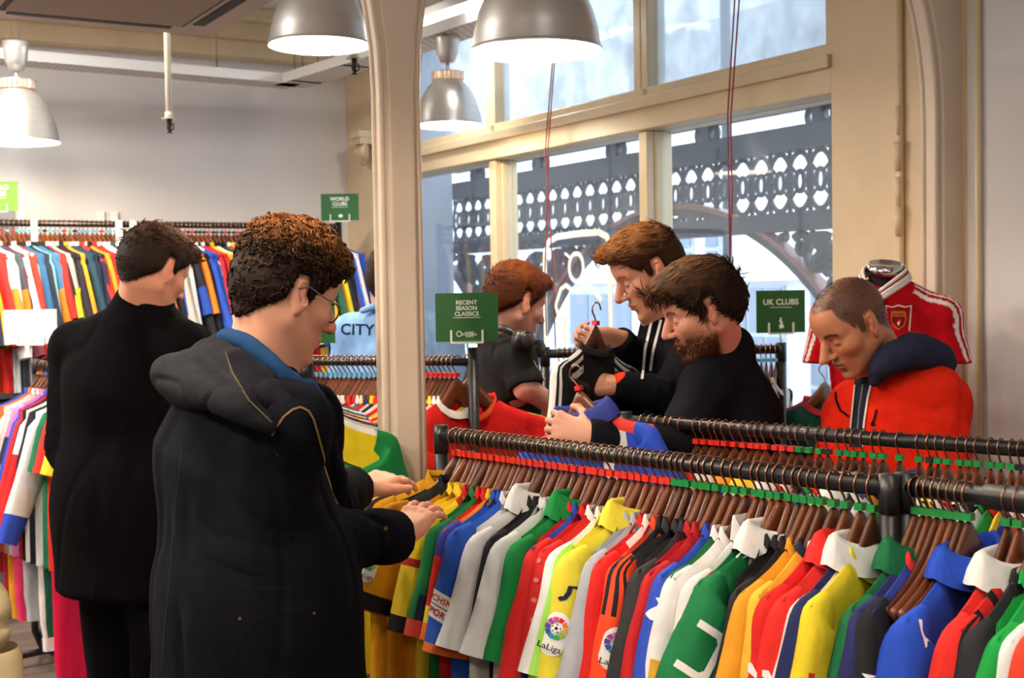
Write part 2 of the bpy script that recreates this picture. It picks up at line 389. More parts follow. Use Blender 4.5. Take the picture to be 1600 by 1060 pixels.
def scroll(b, x, z, s, ang, turn=1, w=0.02):
    dx = min(abs(x-.07), abs(x-3.69)); ar = 2.17-ARC_R+math.sqrt(max(0, ARC_R**2-(1.81-dx)**2))+.045; s = min(s, (1.99-ar)/2.1)
    if s < .02: return
    z = max(ar+s, min(1.985-s, z))
    pts = []
    for k in range(22):
        t = k/21; r = s*(1-0.82*t); a = ang+turn*t*3.6*PI/1.6
        pts.append((x+r*math.cos(a), z+r*math.sin(a)))
    band(b, pts, w, 0.016, iron); ring(b, x, z, s*0.16, s*0.16, s*0.1, 10)
ARC_R = 1.75
for cx in (1.88, 1.88-3.62, 1.88+3.62):
    b = MB(); zc = 2.17-ARC_R
    a0, a1 = 0.02, PI-0.02
    pts = [p for p in arch_pts(cx, zc, ARC_R, a0, a1, 60) if X0-0.05 < p[0] < X1+0.3]
    if len(pts) < 3: continue
    band(b, pts, 0.020, 0.03, iron, 0.022); band(b, pts, 0.014, 0.04, iron_red, -0.012)
    b.build('arch_rib', None, ir)
b = MB()
for cx in (0.07, 3.69):     # spandrels sit either side of the posts
    for sg in (-1, 1):
        for (dx, dz, ss, aa, tt) in ((.20, -.33, .11, 2.6, -1), (.74, -.24, .075, .6, 1), (.40, -.12, .085, 3.6, -1), (.24, -.62, .075, .2, -1), (.10, -.36, .08, 1.9, 1), (.58, -.10, .06, .3, 1), (1.0, -.14, .05, 3.2, 1), (.10, -.68, .07, 2.4, -1)): scroll(b, cx+sg*dx, 1.98+dz, ss, aa if sg > 0 else PI-aa, tt*sg, .019)
        def q(dx, dz, s, ang, tn=1, w=0.022): scroll(b, cx+sg*dx, 1.98+dz, s, ang if sg > 0 else PI-ang, tn*sg, w)
        q(0.33, -0.22, 0.20, 1.2, 1, .026); q(0.62, -0.15, 0.115, 2.2, -1, 0.018); q(0.88, -0.10, 0.075, 2.0, 1, 0.014); q(0.17, -0.52, 0.13, 0.2, -1); q(0.36, -0.47, 0.09, 3.4)
        q(0.50, -0.42, 0.10, 1.0, 1, 0.018); q(0.62, -0.30, 0.07, 4.0, -1, 0.016); q(1.12, -0.085, 0.05, 2.0, -1, 0.012); q(0.30, -0.72, 0.07, 1.6, 1, 0.016); q(0.12, -0.84, 0.085, 1.0, 1, 0.018); q(0.46, -0.28, 0.08, 0.4, -1, 0.016); q(0.14, -0.14, 0.07, 0.5, 1, 0.016)
        band(b, [(cx+sg*(0.05+0.02*math.sin(k/3.0)+k*0.028), 1.95-1.1*(1-k/20.0)**1.5) for k in range(21)], 0.02, 0.014, iron)
        band(b, [(cx+sg*(0.08+k*0.05), 1.98-0.42*(1-k/12.0)) for k in range(13)], 0.018, 0.014, iron)
b.build('scroll_spandrel', None, ir)
for cx in (0.07, 3.69):
    b = MB(); b.tube([I2 @ Vector((cx, 0, -0.2)), I2 @ Vector((cx, 0, 2.0))], 0.045, 12, iron); b.build('post', None, ir)
tag(ir, 'grey cast iron street arcade with pierced frieze and scrolled arches outside the window', 'ironwork')
# outer canopy edge above the frieze: plain board
ground = mat('pavement_stone', '#9b9b9b', 0.8, noise=0.1, nscale=3)
b = MB(); b.box((-12, 0.25, -0.2), (30, 30, -0.1), ground, MW); S(b.build('ground'))
# grey neighbouring wall seen through the first pane
gw = mat('grey_render', '#8b93a3', 0.8, noise=0.08, nscale=2)
b = MB(); b.box((-3.0, 0.3, -0.1), (-0.42, 1.0, 4.2), gw, MW)
tag(b.build('neighbour_wall'), 'plain blue-grey side wall outside the first window pane', 'wall')
# buildings across the street
pale = mat('pale_stone', '#dfe2e6', 0.8, noise=0.05, nscale=1.5); pale2 = mat('pale_stone_grey', '#c9cdd3', 0.8, noise=0.06, nscale=1.5)  # second stone is a slightly greyer tone
wind = mat('far_window_glass', '#6d7d90', 0.25); wfr = mat('far_window_frame', '#aab4c0', 0.5)
def building(name, x0, x1, y0, h, wins, m, label, bands=()):
    c = MW @ Vector(((x0+x1)/2, y0, 0)); o = empty(name, (c.x, c.y, 0)); iv = Matrix.Translation(-Vector((c.x, c.y, 0))) @ MW
    b = MB(); b.box((x0, y0, -0.1), (x1, y0+4, h), m, iv); b.build('wall', None, o)
    for z in bands:
        b = MB(); b.box((x0-0.1, y0-0.15, z), (x1+0.1, y0, z+0.14), m, iv); b.build('cornice', None, o)
    for (a, c2, z0, z1, nx, nz) in wins:
        b = MB(); b.box((a, y0-0.04, z0), (c2, y0+0.02, z1), wfr, iv); w = b.build('window', None, o)
        b = MB()
        for i in range(nx):
            for j in range(nz):
                dx = (c2-a)/nx; dz = (z1-z0)/nz
                b.box((a+i*dx+0.03, y0-0.06, z0+j*dz+0.03), (a+(i+1)*dx-0.03, y0-0.035, z0+(j+1)*dz-0.03), wind, iv)
        b.build('pane', None, w)
    tag(o, label, 'building'); return o
building("stone_building", -7.2, 3, 7.5, 5.2, [(-5.3, -4.0, -0.1, 1.72, 4, 3), (-3.55, -2.3, -0.1, 1.72, 4, 3), (-6.05, -5.75, 1.95, 2.75, 1, 3), (-5.5, -5.2, 1.95, 2.75, 1, 3)], pale, "pale stone building with mullioned windows across the street, right half of the view", (1.78,))
building("shop_building", -17, -7.3, 8.5, 4.6, [(-10.3, -8.5, -0.1, 1.65, 3, 2), (-13.2, -11.2, -0.1, 1.65, 3, 2)], pale2, "lower pale building with a shop front across the street, left half of the view", (1.8,))
b = MB(); b.tube([MW @ Vector((-3.9, 6.5, -0.1)), MW @ Vector((-3.9, 6.5, 6))], 0.06, 10, iron)
tag(b.build('lamp_post'), 'thin grey street post outside the right-hand window', 'post')
# ------------------------------------------------------------ pendant lamps, cooling unit, tray, cords
alu = mat('brushed_aluminium', '#d8d5cf', 0.36, 0.75, noise=0.05, nscale=3, bump=0.03, bscale=60, stretch=(1, 1, 30))
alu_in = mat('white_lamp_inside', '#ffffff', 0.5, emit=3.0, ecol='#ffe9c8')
bulb_m = mat('warm_bulb', '#ffffff', 0.5, emit=30, ecol='#ffdcae')
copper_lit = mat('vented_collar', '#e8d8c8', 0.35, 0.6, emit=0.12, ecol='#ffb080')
wire_m = mat('steel_wire', '#8a8880', 0.4, 0.8)
def pendant(px, py, d, diam, label, power=22, lz=.30):
    c = D(px, py, d); R = diam/2; o = empty('pendant_lamp', c)
    h = diam*0.66
    prof = [(R, 0), (R*0.985, 0.03*h), (R*0.95, 0.22*h), (R*0.87, 0.45*h), (R*0.74, 0.68*h), (R*0.58, 0.86*h), (R*0.43, 0.97*h), (R*0.40, h)]
    b = MB(); b.lathe(prof, 48, alu); b.lathe([(R*1.004, -0.002), (R*1.004, 0.008), (R*0.98, 0.008)], 48, alu); b.build('shade', None, o)
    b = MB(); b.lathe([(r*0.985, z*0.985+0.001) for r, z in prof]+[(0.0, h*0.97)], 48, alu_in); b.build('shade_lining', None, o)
    b = MB()
    for k in range(24):
        a = 2*PI*k/24; M = Matrix.Rotation(a, 4, 'Z')
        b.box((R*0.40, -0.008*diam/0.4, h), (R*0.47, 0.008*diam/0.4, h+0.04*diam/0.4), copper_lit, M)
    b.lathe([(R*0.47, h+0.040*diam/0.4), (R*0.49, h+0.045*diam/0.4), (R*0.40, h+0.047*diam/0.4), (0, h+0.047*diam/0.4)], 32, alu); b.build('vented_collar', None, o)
    z = h+0.047*diam/0.4
    b = MB(); b.tube([(0, 0, z), (0, 0, z+0.05)], 0.01, 10, alu); b.build('stem', None, o)
    b = MB(); b.lathe([(0, z+0.045), (0.035, z+0.047), (0.052, z+0.09), (0.06, z+0.15), (0.062, z+0.185), (0.0, z+0.19)], 24, alu); b.build('gear_housing', None, o)
    b = MB(); b.tube([(0.02, 0, z+0.18), (0.02, 0, CEIL-c.z)], 0.0025, 5, wire_m); b.tube([(-0.02, 0, z+0.18), (-0.02, 0, CEIL-c.z)], 0.0015, 5, wire_m); b.build('suspension_wire', None, o)
    b = MB(); b.lathe([(0, 0.44*h), (0.030, 0.47*h), (0.040, 0.58*h), (0.03, 0.74*h), (0.02, 0.95*h)], 16, bulb_m); b.build('bulb', None, o)
    ld = bpy.data.lights.new('bulb_light', 'POINT'); ld.energy = power; ld.color = (1.0, 0.80, 0.60); ld.shadow_soft_size = 0.03
    lo = bpy.data.objects.new('bulb_light', ld); COL.objects.link(lo); lo.parent = o; lo.location = (0, 0, lz*h)
    tag(o, label, 'lamp'); return o
pendant(838, 80, 3.75, 0.385, 'large brushed aluminium bell pendant lamp nearest, right of the column', 12)
pendant(499, 71, 4.6, 0.363, 'brushed aluminium bell pendant lamp cut by the top edge, left of the column', 30, .12)
pendant(29, 222, 6.3, 0.39, 'brushed aluminium bell pendant lamp at the left edge above the wall rail', 50, .10)
pendant(701, 196, 6.2, 0.33, 'small brushed aluminium bell pendant lamp in front of the window, just right of the column', 22, .12)
for i, (x, y, l) in enumerate(((-1.6, 1.4, 'left of and behind the camera'), (0.9, 1.2, 'right of and behind the camera'), (-0.4, -1.2, 'at the back of the shop'), (1.6, -1.6, 'at the back right of the shop'), (-2.9, 3.6, 'added for light left of the frame'), (-0.85, 2.2, 'added for light above the man in glasses'))):  # last two pendants are added, unseen, to light the left side and column
    c = pendant(800, 200, 3, 0.39, 'brushed aluminium bell pendant lamp '+l+', outside the photo', (32 if y == 2.2 else 46) if x < 0 else 8); c.location = (x, y, 2.55 if y == 2.2 else 2.72)
    for ch in c.children:
        if ch.name.startswith('suspension'): ch.scale.z = 1
# ceiling tube lights
tube_m = mat('tube_light', '#ffffff', 0.5, emit=9.0, ecol='#eef6ff')
def tube_light(a, b_, label, power=28):
    c = (a+b_)/2; o = empty('tube_light', c); L = (b_-a).length; x = (b_-a).normalized(); y = Z.cross(x).normalized(); M = frame((0, 0, 0), x, y, Z)
    b = MB(); b.box((-L/2, -0.05, 0.035), (L/2, 0.05, 0.075), white_wall, M); b.build('housing', None, o)
    b = MB(); b.tube([M @ Vector((-L/2+0.02, 0, 0.015)), M @ Vector((L/2-0.02, 0, 0.015))], 0.016, 10, tube_m); b.build('tube', None, o)
    for s in (-0.4, 0.4): b = MB(); b.tube([M @ Vector((s*L, 0, 0.07)), M @ Vector((s*L, 0, CEIL-c.z-.003))], 0.004, 6, mat('white_metal', '#e8e8e6', 0.4)); b.build('hanger_rod', None, o)
    ld = bpy.data.lights.new('tube_area', 'AREA'); ld.shape = 'RECTANGLE'; ld.size = L*0.95; ld.size_y = 0.05; ld.energy = power; ld.color = (1.0, 0.955, 0.89)
    lo = bpy.data.objects.new('tube_area', ld); COL.objects.link(lo); lo.parent = o; lo.matrix_basis = M @ Matrix.Translation((0, 0, -0.006))
    tag(o, label, 'light'); return o
ta = D(640, 50, 6.9); tb = D(772, 6, 5.6)
tube_light(ta, tb, 'lit fluorescent tube light hanging above the window-side cable tray')
for (t0, off, pw, lb) in ((6.2, -2.0, 8, 'lit tube light above the front racks outside the photo'), (8.6, -2.0, 8, 'lit tube light behind the camera near the window wall'),
        (2.4, -3.7, 74, 'tube light added out of view to brighten the left racks'), (0.9, -4.7, 74, 'tube light added out of view to brighten the far left corner'), (1.5, -2.5, 84, 'tube light added out of view to brighten the middle racks'), (6.0, -4.4, 46, 'lit tube light behind the camera at the left')):  # left, far corner and middle tubes are added to brighten the back left
    tube_light(WW(t0, off, 3.32), WW(t0+1.4, off, 3.32), lb, pw)
# ceiling cassette air conditioner
ac_m = mat('beige_ac_plastic', '#a08f80', 0.5); ac_d = mat('dark_slot', '#1b1816', 0.7)
zc = 2.9; p_fr = atz(330, 57, zc)       # its right far corner
MAC = frame(p_fr, -U, -V, Z); o = empty('ceiling_air_conditioner', p_fr); I = Matrix.Translation(-p_fr) @ MAC
Wd = 1.12
b = MB(); b.box((0, 0, 0), (Wd, Wd, 0.05), ac_m, I); b.build('fascia', None, o)
b = MB(); b.box((0.1, 0.1, 0.05), (Wd-0.1, Wd-0.1, CEIL-zc), ac_m, I); b.build('casing', None, o)
b = MB(); b.box((0.2, 0.2, -0.012), (Wd-0.2, Wd-0.2, 0), mat('ac_grille', '#8a7868', 0.7), I)
b.build('grille', None, o)
b = MB()
for (x0, y0, x1, y1) in ((0.22, 0.10, Wd-0.22, 0.15), (0.22, Wd-0.15, Wd-0.22, Wd-0.10), (0.10, 0.22, 0.15, Wd-0.22), (Wd-0.15, 0.22, Wd-0.10, Wd-0.22)): b.box((x0, y0, -0.004), (x1, y1, 0.01), ac_d, I)
b.build('air_slot', None, o)
b = MB(); b.box((0.18, 0.18, -0.006), (Wd-0.18, 0.195, 0.0), ac_d, I); b.box((0.18, Wd-0.195, -0.006), (Wd-0.18, Wd-0.18, 0), ac_d, I); b.box((0.18, 0.18, -0.006), (0.195, Wd-0.18, 0), ac_d, I); b.box((Wd-0.195, 0.18, -0.006), (Wd-0.18, Wd-0.18, 0), ac_d, I)
b.build('panel_gap', None, o)
tag(o, 'beige square ceiling cassette air conditioner at the top left', 'air conditioner')
# perforated cable tray: a straight run along the left wall, then a bend towards the window
def tray_mat():
    m = bpy.data.materials.new('perforated_steel'); m.use_nodes = True; nt = m.node_tree; N = nt.nodes; L = nt.links; bs = N['Principled BSDF']
    tc = N.new('ShaderNodeTexCoord'); mp = N.new('ShaderNodeMapping'); mp.inputs['Rotation'].default_value = (0, 0, -_A); L.new(tc.outputs['Object'], mp.inputs[0])
    br = N.new('ShaderNodeTexBrick'); br.inputs['Scale'].default_value = 1; br.inputs['Brick Width'].default_value = 0.06; br.inputs['Row Height'].default_value = 0.03; br.inputs['Mortar Size'].default_value = 0.009
    br.inputs['Color1'].default_value = (*lin('#6b6660'), 1); br.inputs['Color2'].default_value = (*lin('#7a746c'), 1); br.inputs['Mortar'].default_value = (*lin('#d9d4cc'), 1)
    L.new(mp.outputs[0], br.inputs['Vector']); L.new(br.outputs['Color'], bs.inputs['Base Color']); bs.inputs['Roughness'].default_value = 0.5
    return m
tm = tray_mat(); tw = mat('white_metal', '#e8e8e6', 0.4)
def tray(pts, wid, z, label):
    o = empty('cable_tray', (pts[0].x, pts[0].y, z)); org = Vector((pts[0].x, pts[0].y, z))
    b = MB(); s = MB()
    for i in range(len(pts)-1):
        a, c = pts[i]-org, pts[i+1]-org; a.z = c.z = 0; x = (c-a).normalized(); y = Z.cross(x); L = (c-a).length
        M = frame(a, x, y, Z); b.box((-0.02, -wid/2, 0), (L+0.02, wid/2, 0.003), tm, M)
        for sd in (-1, 1): s.box((-0.02, sd*wid/2-0.003, 0), (L+0.02, sd*wid/2+0.003, 0.055), tw, M)
    b.build('tray_bed', None, o); s.build('side_flange', None, o)
    for i in range(len(pts)-1):
        for f in (0.25, 0.8):
            q = pts[i].lerp(pts[i+1], f)-org; r = MB()
            r.tube([(q.x, q.y, 0.0), (q.x, q.y, CEIL-z-.003)], 0.004, 6, wire_m); r.build('threaded_rod', None, o)
    tag(o, label, 'cable tray')
zt = 2.95
tray([atz(-220, 78, zt), atz(455, 135, zt), atz(478, 128, zt), atz(560, 104, zt), atz(790, 30, zt)], 0.2, zt, 'white perforated steel cable tray running along the left wall and bending to the window')
# sprinkler drop pipes
def sprinkler(px, ptop, pbot, d, label, long=True):
    t = D(px, ptop, d); bt = D(px+3, pbot, d); x, y = bt.x, bt.y; o = empty('sprinkler_pipe', (x, y, bt.z)); pw = mat('ivory_pipe', '#e3dcc6', 0.4)
    dk = mat('dark_brass', '#3a3028', 0.45, 0.6)
    b = MB(); b.tube([(0, 0, 0.075), (0, 0, CEIL-bt.z)], 0.0165, 12, pw); b.tube([(0, 0, 0.075), (0, 0, 0.10)], 0.021, 12, pw); b.build('pipe', None, o)
    b = MB(); b.lathe([(0.0, 0.07), (0.036, 0.066), (0.037, 0.07), (0.0, 0.078)], 20, pw); b.build('escutcheon', None, o)
    b = MB(); b.tube([(0, 0, 0.07), (0, 0, 0.045), (0, 0, 0.015), (0, 0, 0.0)], [0.013, 0.012, 0.007, 0.006], 10, dk); b.tube([(0, 0, 0.05), (0.02, 0, 0.04), (0.02, 0, 0.02), (0, 0, 0.008)], 0.004, 6, dk); b.tube([(0, 0, 0.05), (-0.01, 0, 0.04), (-0.01, 0, 0.02), (0, 0, 0.008)], 0.003, 6, dk); b.lathe([(0, 0), (0.015, 0.0), (0.015, 0.003), (0, 0.004)], 12, dk); b.build('sprinkler_head', None, o)
    tag(o, label, 'sprinkler')
sprinkler(262, 60, 208, 6.2, 'ivory drop pipe with small dark sprinkler head left of the centre of the back wall')
sprinkler(551, 80, 116, 5.6, 'dark sprinkler head on a drop pipe by the bend of the cable tray')
# red blind cords
cord_m = mat('red_cord', '#8e2433', 0.6)
def cord(name, tracks, label):
    o = empty(name, tracks[0][0])
    for tr in tracks:
        b = MB(); b.tube([p-tracks[0][0] for p in tr], 0.0032, 6, cord_m); b.build('cord_strand', None, o)
    tag(o, label, 'cord')
def onwin(px, py, off=-0.08):
    r = cF + cR*((px-800)/FPX) - cU*((py-530)/FPX); o = Vector((0, 0, CAMH)); q = C0+U*off
    return o + r*(((q-o).dot(U))/r.dot(U))
def top(p): return Vector((p.x, p.y, CEIL-0.03))
cord('blind_cord', [[top(onwin(866, 100)), onwin(866, 100), onwin(856, 235), onwin(856, 300), onwin(851, 430), onwin(854, 525)], [top(onwin(863, 100)), onwin(863, 100), onwin(852, 235), onwin(857, 300), onwin(864, 430), onwin(868, 545)]], 'red looped blind cord hanging in the window bay nearest the column')
cord('blind_cord', [[top(onwin(1155, 0)), onwin(1155, 0), onwin(1142, 180), onwin(1144, 300), onwin(1140, 420)], [top(onwin(1148, 0)), onwin(1148, 0), onwin(1137, 180), onwin(1139, 300), onwin(1141, 418)]], 'red looped blind cord hanging in the right-hand window bay')
cord('blind_cord', [[top(onwin(656, 80)), onwin(656, 80), onwin(650, 135), onwin(652, 700)], [top(onwin(659, 80)), onwin(659, 80), onwin(654, 135), onwin(655, 700)]], 'dark red blind cord half hidden behind the right edge of the column')
# window decal: shirt-and-player outline stuck on the glass
dec = mat('white_vinyl', '#f4efe9', 0.6)
def band_on_glass(b, pts, w, closed=False):
    P = [onwin(x, y, 0.094) for x, y in pts]; n = len(P)
    Q = [MW.inverted() @ p for p in P]; vs = []; fs = []
    for k in range(n):
        a = Q[(k+1) % n] if closed else Q[min(k+1, n-1)]; c = Q[k-1] if closed else Q[max(k-1, 0)]; t = Vector((a.x-c.x, 0, a.z-c.z)); t.normalize() if t.length > 0 else None; nn = Vector((-t.z, 0, t.x))
        for s, y in ((-w, 0), (w, 0), (w, 0.003), (-w, 0.003)): vs.append(MW @ (Q[k]+nn*s+Vector((0, y, 0))))
    m = n if closed else n-1
    for k in range(m):
        q = (k+1) % n
        for j in range(4): fs.append((k*4+j, k*4+(j+1) % 4, q*4+(j+1) % 4, q*4+j))
    b.add(vs, fs, dec)
o = MB()
band_on_glass(o, [(853, 545), (851, 460), (851, 395), (857, 378), (870, 370), (905, 365), (935, 363), (948, 370), (953, 385), (953, 450), (955, 540)], 0.016)
band_on_glass(o, [(900+11*math.cos(k*PI/10), 418+22*math.sin(k*PI/10)) for k in range(20)], 0.010, True)
band_on_glass(o, [(890, 403), (882, 396)], 0.006)
band_on_glass(o, [(940, 470), (922, 450), (912, 446), (906, 452), (892, 453), (884, 446), (876, 452), (868, 478), (874, 500), (882, 492), (882, 545)], 0.011)
tag(o.build('window_sticker'), 'white outline sticker of a player in a rounded frame on the window glass', 'sticker')
# ------------------------------------------------------------ hangers
wood_m = mat('hanger_wood', '#6e3a1c', 0.36, noise=0.28, nscale=22, stretch=(3, 12, 30), coat=0.08)
wood_m2 = mat('hanger_wood_dark', '#552b14', 0.38, noise=0.28, nscale=22, stretch=(3, 12, 30), coat=0.08)
hook_m = mat('copper_hook', '#8e6a54', 0.3, 1.0)
black_m = mat('black_powder_coat', '#17161a', 0.38, noise=0.08, nscale=40)
clip_ms = {'red': mat('red_plastic', '#e03020', 0.4), 'green': mat('green_plastic', '#12863c', 0.4), 'blue': mat('sky_plastic', '#6fb4d4', 0.4), 'black': mat('black_plastic', '#1c1c1e', 0.4), 'white': mat('white_plastic', '#e8e8e4', 0.4), 'orange': mat('orange_plastic', '#e0601c', 0.4), 'purple': mat('purple_plastic', '#6a4aa0', 0.4)}
def hz(x, sl=1.0):
    q = math.sqrt(x*x+0.0003)-0.0173; f = 1-math.exp(-q/0.052)
    return -0.045-(0.094*f+0.045*q/0.215)*sl
def hanger_body(m, low=False):
    b = MB(); n = 10 if low else 22; sec = []
    for i in range(2*n+1):
        x = -0.188+0.376*i/(2*n); q = abs(x)/0.188
        zt = hz(x)-0.001; h = 0.046*(1-q)**1.0+0.026 if q < 0.98 else 0.012
        y0 = 0.018*(1-math.cos(min(1, abs(x)/0.226)*PI/2))   # contoured: tips sweep forward
        th = 0.0062+0.001*q
        pts = []
        for k in range(8):
            a = 2*PI*k/8+PI/8; pts.append((x, y0+th*math.cos(a)*1.05, zt-h/2+h/2*1.05*math.sin(a)))
        sec.append(pts)
    vs = [p for s_ in sec for p in s_]; fs = []
    for i in range(2*n):
        for k in range(8): fs.append((i*8+k, i*8+(k+1) % 8, (i+1)*8+(k+1) % 8, (i+1)*8+k))
    fs += [tuple(range(7, -1, -1)), tuple(range(2*n*8, 2*n*8+8))]
    b.add(vs, fs, m, True); return b.mesh('hanger_body')
def hook_mesh(low=False):
    b = MB(); R = 0.0215; pts = [(0, 0, -0.052), (0, 0, -0.036)]
    for k in range(0, 11 if not low else 7):
        a = -1.05+ (PI+1.05)*k/(10 if not low else 6); pts.append((R*math.cos(a), 0, R*math.sin(a)))
    b.tube(pts, 0.0024, 6 if not low else 4, hook_m); return b.mesh('hook')
def clip_mesh(m):
    b = MB(); b.box((-0.009, -0.008, -0.046), (0.009, 0.008, -0.033), m); return b.mesh('size_clip')
HB = [hanger_body(wood_m), hanger_body(wood_m2)]; HBL = [hanger_body(wood_m, True), hanger_body(wood_m2, True)]
HK = hook_mesh(); HKL = hook_mesh(True); CL = {k: clip_mesh(v) for k, v in clip_ms.items()}
rng = random.Random(7)
def hanger(M, clip, label, group=None, low=False):
    o = empty('coat_hanger', M=M)
    link('hanger_body', rng.choice(HBL if low else HB), o); link('hook', HKL if low else HK, o)
    if clip: link('size_clip', CL[clip], o)
    tag(o, label, 'hanger', group); return o
# ------------------------------------------------------------ shirts
BROWS = [0, .008, .018, .03, .045, .065, .09, .13, .18, .24, .31, .39, .47, .56, .64, .70]
def grid_mesh(name, P, nu, nv, key, closed_u=False, smooth=True):
    """P(i,j)->point, key(i,j)->colour of cell"""
    cols = nu if closed_u else nu+1
    vs = [P(i, j) for j in range(nv+1) for i in range(cols)]
    mats = []; fs = []; ms = []
    for j in range(nv):
        for i in range(nu):
            a = j*cols+i; b_ = j*cols+((i+1) % cols); fs.append((a, b_, b_+cols, a+cols))
            c = key(i, j); m = fabric(c)
            if m not in mats: mats.append(m)
            ms.append(mats.index(m))
    me = bpy.data.meshes.new(name); me.from_pydata([tuple(v) for v in vs], [], fs)
    for m in mats: me.materials.append(m)
    me.polygons.foreach_set('material_index', ms); me.polygons.foreach_set('use_smooth', [smooth]*len(fs)); me.update(); return me
class Shirt:
    """s: spec dict; local x = shoulder seen from the aisle, y = front, z up, origin on the rail axis"""
    def __init__(S_, s, seed=0, low=False):
        S_.s = s; r = random.Random(seed); S_.ph = [r.uniform(0, 6.28) for _ in range(8)]; S_.low = low
        S_.W = s.get('w', 0.226); S_.len = s.get('len', 0.70); S_.T = s.get('T', 0.013); S_.m = s.get('m', 0.027); S_.A = s.get('fold', 0.009)
        S_.ang = math.radians(s.get('ang', r.uniform(13, 21))); S_.L = s.get('L', 0.25 if not s.get('long') else 0.56); S_.sl = s.get('slope', 1.0)
        S_.h0, S_.h1 = (0.088, s.get('cuffw', 0.085)) if not s.get('long') else (0.086, 0.048)
    def body(S_, x_, d, side):          # x_ in -1..1, d metres below the shoulder line, side +1 front
        W = S_.W; w = W*(1+0.10*min(1, d/0.5))
        x = x_*w; top = hz(min(abs(x_*W), 0.26), S_.sl)+0.008; nkd = 1.0
        nk = 0.078
        if abs(x_*W) < nk:
            nkd = 0.0
            e = math.sqrt(max(0, 1-(x_*W/nk)**2)) if S_.s.get('collar', 'crew') != 'v' or side < 0 else (1-abs(x_*W)/nk)
            base = hz(nk, S_.sl)+0.008
            top = base-(S_.s.get('dip', 0.055 if S_.s.get('collar') != 'polo' else 0.03) if side > 0 else 0.008)*e
        f = max(0, 1-d/S_.len); z = top*f + (top-S_.len)*(1-f) if False else top-d*(1+ (0.0))
        hem = -0.165-S_.len
        z = top+(hem-top)*(d/0.70)
        th = (0.0125+(S_.T)*min(1, d*7))*max(0.0, 1-abs(x_)**5)**0.5
        if nkd: th *= min(1, d/0.016)**0.5
        k = d/0.7
        fold = S_.A*min(1, d*3)*(math.sin(x*38+S_.ph[0]+k*1.3)+0.5*math.sin(x*71+S_.ph[1]-k*2))
        y0 = 0.018*(1-math.cos(min(1, abs(x_))*PI/2))
        return (x, y0+side*th+fold*0.8, z)
    def sec(S_, t):
        if not hasattr(S_, '_path'):
            N = 60; LT = S_.L+0.05; x0 = S_.W-0.052; p = Vector((x0, 0, hz(x0, S_.sl)+0.009)); th0 = math.atan2(1.0, 0.27+0.5*(1-S_.sl)+ (0 if S_.sl > .9 else -.3)); path = [(p.copy(), th0)]
            for k in range(N):
                l = LT*(k+0.5)/N; q = min(1, max(0, (l-0.028)/0.062)); q = q*q*(3-2*q); th = th0+(S_.ang-th0)*q
                p = p+Vector((math.sin(th), 0, -math.cos(th)))*(LT/N); path.append((p.copy(), th))
            S_._path = path
        f = max(0, min(0.9999, t))*60; k = int(f); f -= k; a, b_ = S_._path[k], S_._path[k+1]
        E = a[0].lerp(b_[0], f); th = a[1]+(b_[1]-a[1])*f; l = t*(S_.L+0.05)
        d = Vector((math.sin(th), 0, -math.cos(th))); e = Vector((math.cos(th), 0, math.sin(th)))
        q = min(1, l/0.10); h = 0.030+(S_.h0-0.030)*q if l < 0.10 else S_.h0+(S_.h1-S_.h0)*(l-0.1)/(S_.L-0.05)
        m = 0.0150+(S_.m-0.0150)*min(1, l/0.10); m *= 1+0.25*max(0, l-.15)/max(.1, S_.L-.1) if not S_.s.get('long') else 1
        c = E-e*h
        c.y += 0.014+0.006*math.sin(t*3+S_.ph[2])
        return c, d, e, h, m
    def sleeve_pt(S_, s_, t, off=0.0):  # s_ arc position around (-1..1, 0 = outer edge, + towards the front)
        c, d, e, h, m = S_.sec(t)
        # arc-length parameter on the ellipse via table
        ph = S_.arc(s_, h, m)
        cp, sp = math.cos(ph), math.sin(ph)
        cx = math.copysign(abs(cp)**0.85, cp); sx = math.copysign(abs(sp)**0.85, sp)
        wv = 0.0018*math.sin(t*S_.L*40+3*ph+S_.ph[3])*min(1, t*5)+0.0018*math.sin(t*S_.L*17-2*ph+S_.ph[4])*min(1, t*5)
        n = Vector((0, 1, 0))*(cp*0+sp/m)+e*(cp/h); n.normalize()
        return c+e*(h*cx)+Vector((0, 1, 0))*(m*sx)+n*(wv+off)
    def arc(S_, s_, h, m):
        if not hasattr(S_, '_tab'):
            tab = [0]; N = 64
            for k in range(N):
                a = PI*(k+0.5)/N; tab.append(tab[-1]+math.hypot(0.085*math.sin(a), S_.m*math.cos(a))*PI/N)
            S_._tab = tab
        tab = S_._tab; N = 64; tgt = abs(s_)*tab[-1]; k = 0
        lo, hi = 0, N
        while hi-lo > 1:
            mid = (lo+hi)//2
            if tab[mid] <= tgt: lo = mid
            else: hi = mid
        f = (tgt-tab[lo])/max(1e-9, tab[lo+1]-tab[lo]); a = PI*(lo+f)/N
        return math.copysign(a, s_)
    def half(S_): S_.arc(0.1, .085, .03); return S_._tab[-1]
    def build(S_, name, M, label, group=None):
        s = S_.s; low = S_.low; col = s['c']; o = empty(name, M=M)
        nx = 10 if low else 26; rows = BROWS if not low else BROWS[::2]+[0.70]; rows = sorted(set(rows)); nv = len(rows)-1
        bk = s.get('body', None)
        def key(i, j):
            i2 = i % (2*nx); fr = i2 < nx; X = -1+2*((i2 if fr else 2*nx-1-i2)+0.5)/nx; d = (rows[j]+rows[j+1])/2
            return bk(X, d, fr) if bk else col
        def P(i, j):
            i2 = i % (2*nx); fr = i2 <= nx; X = -1+2*(i2 if fr else 2*nx-i2)/nx
            return S_.body(X, rows[j], 1 if fr else -1)
        me = grid_mesh('torso', P, 2*nx, nv, key, True)
        link('torso', me, o)
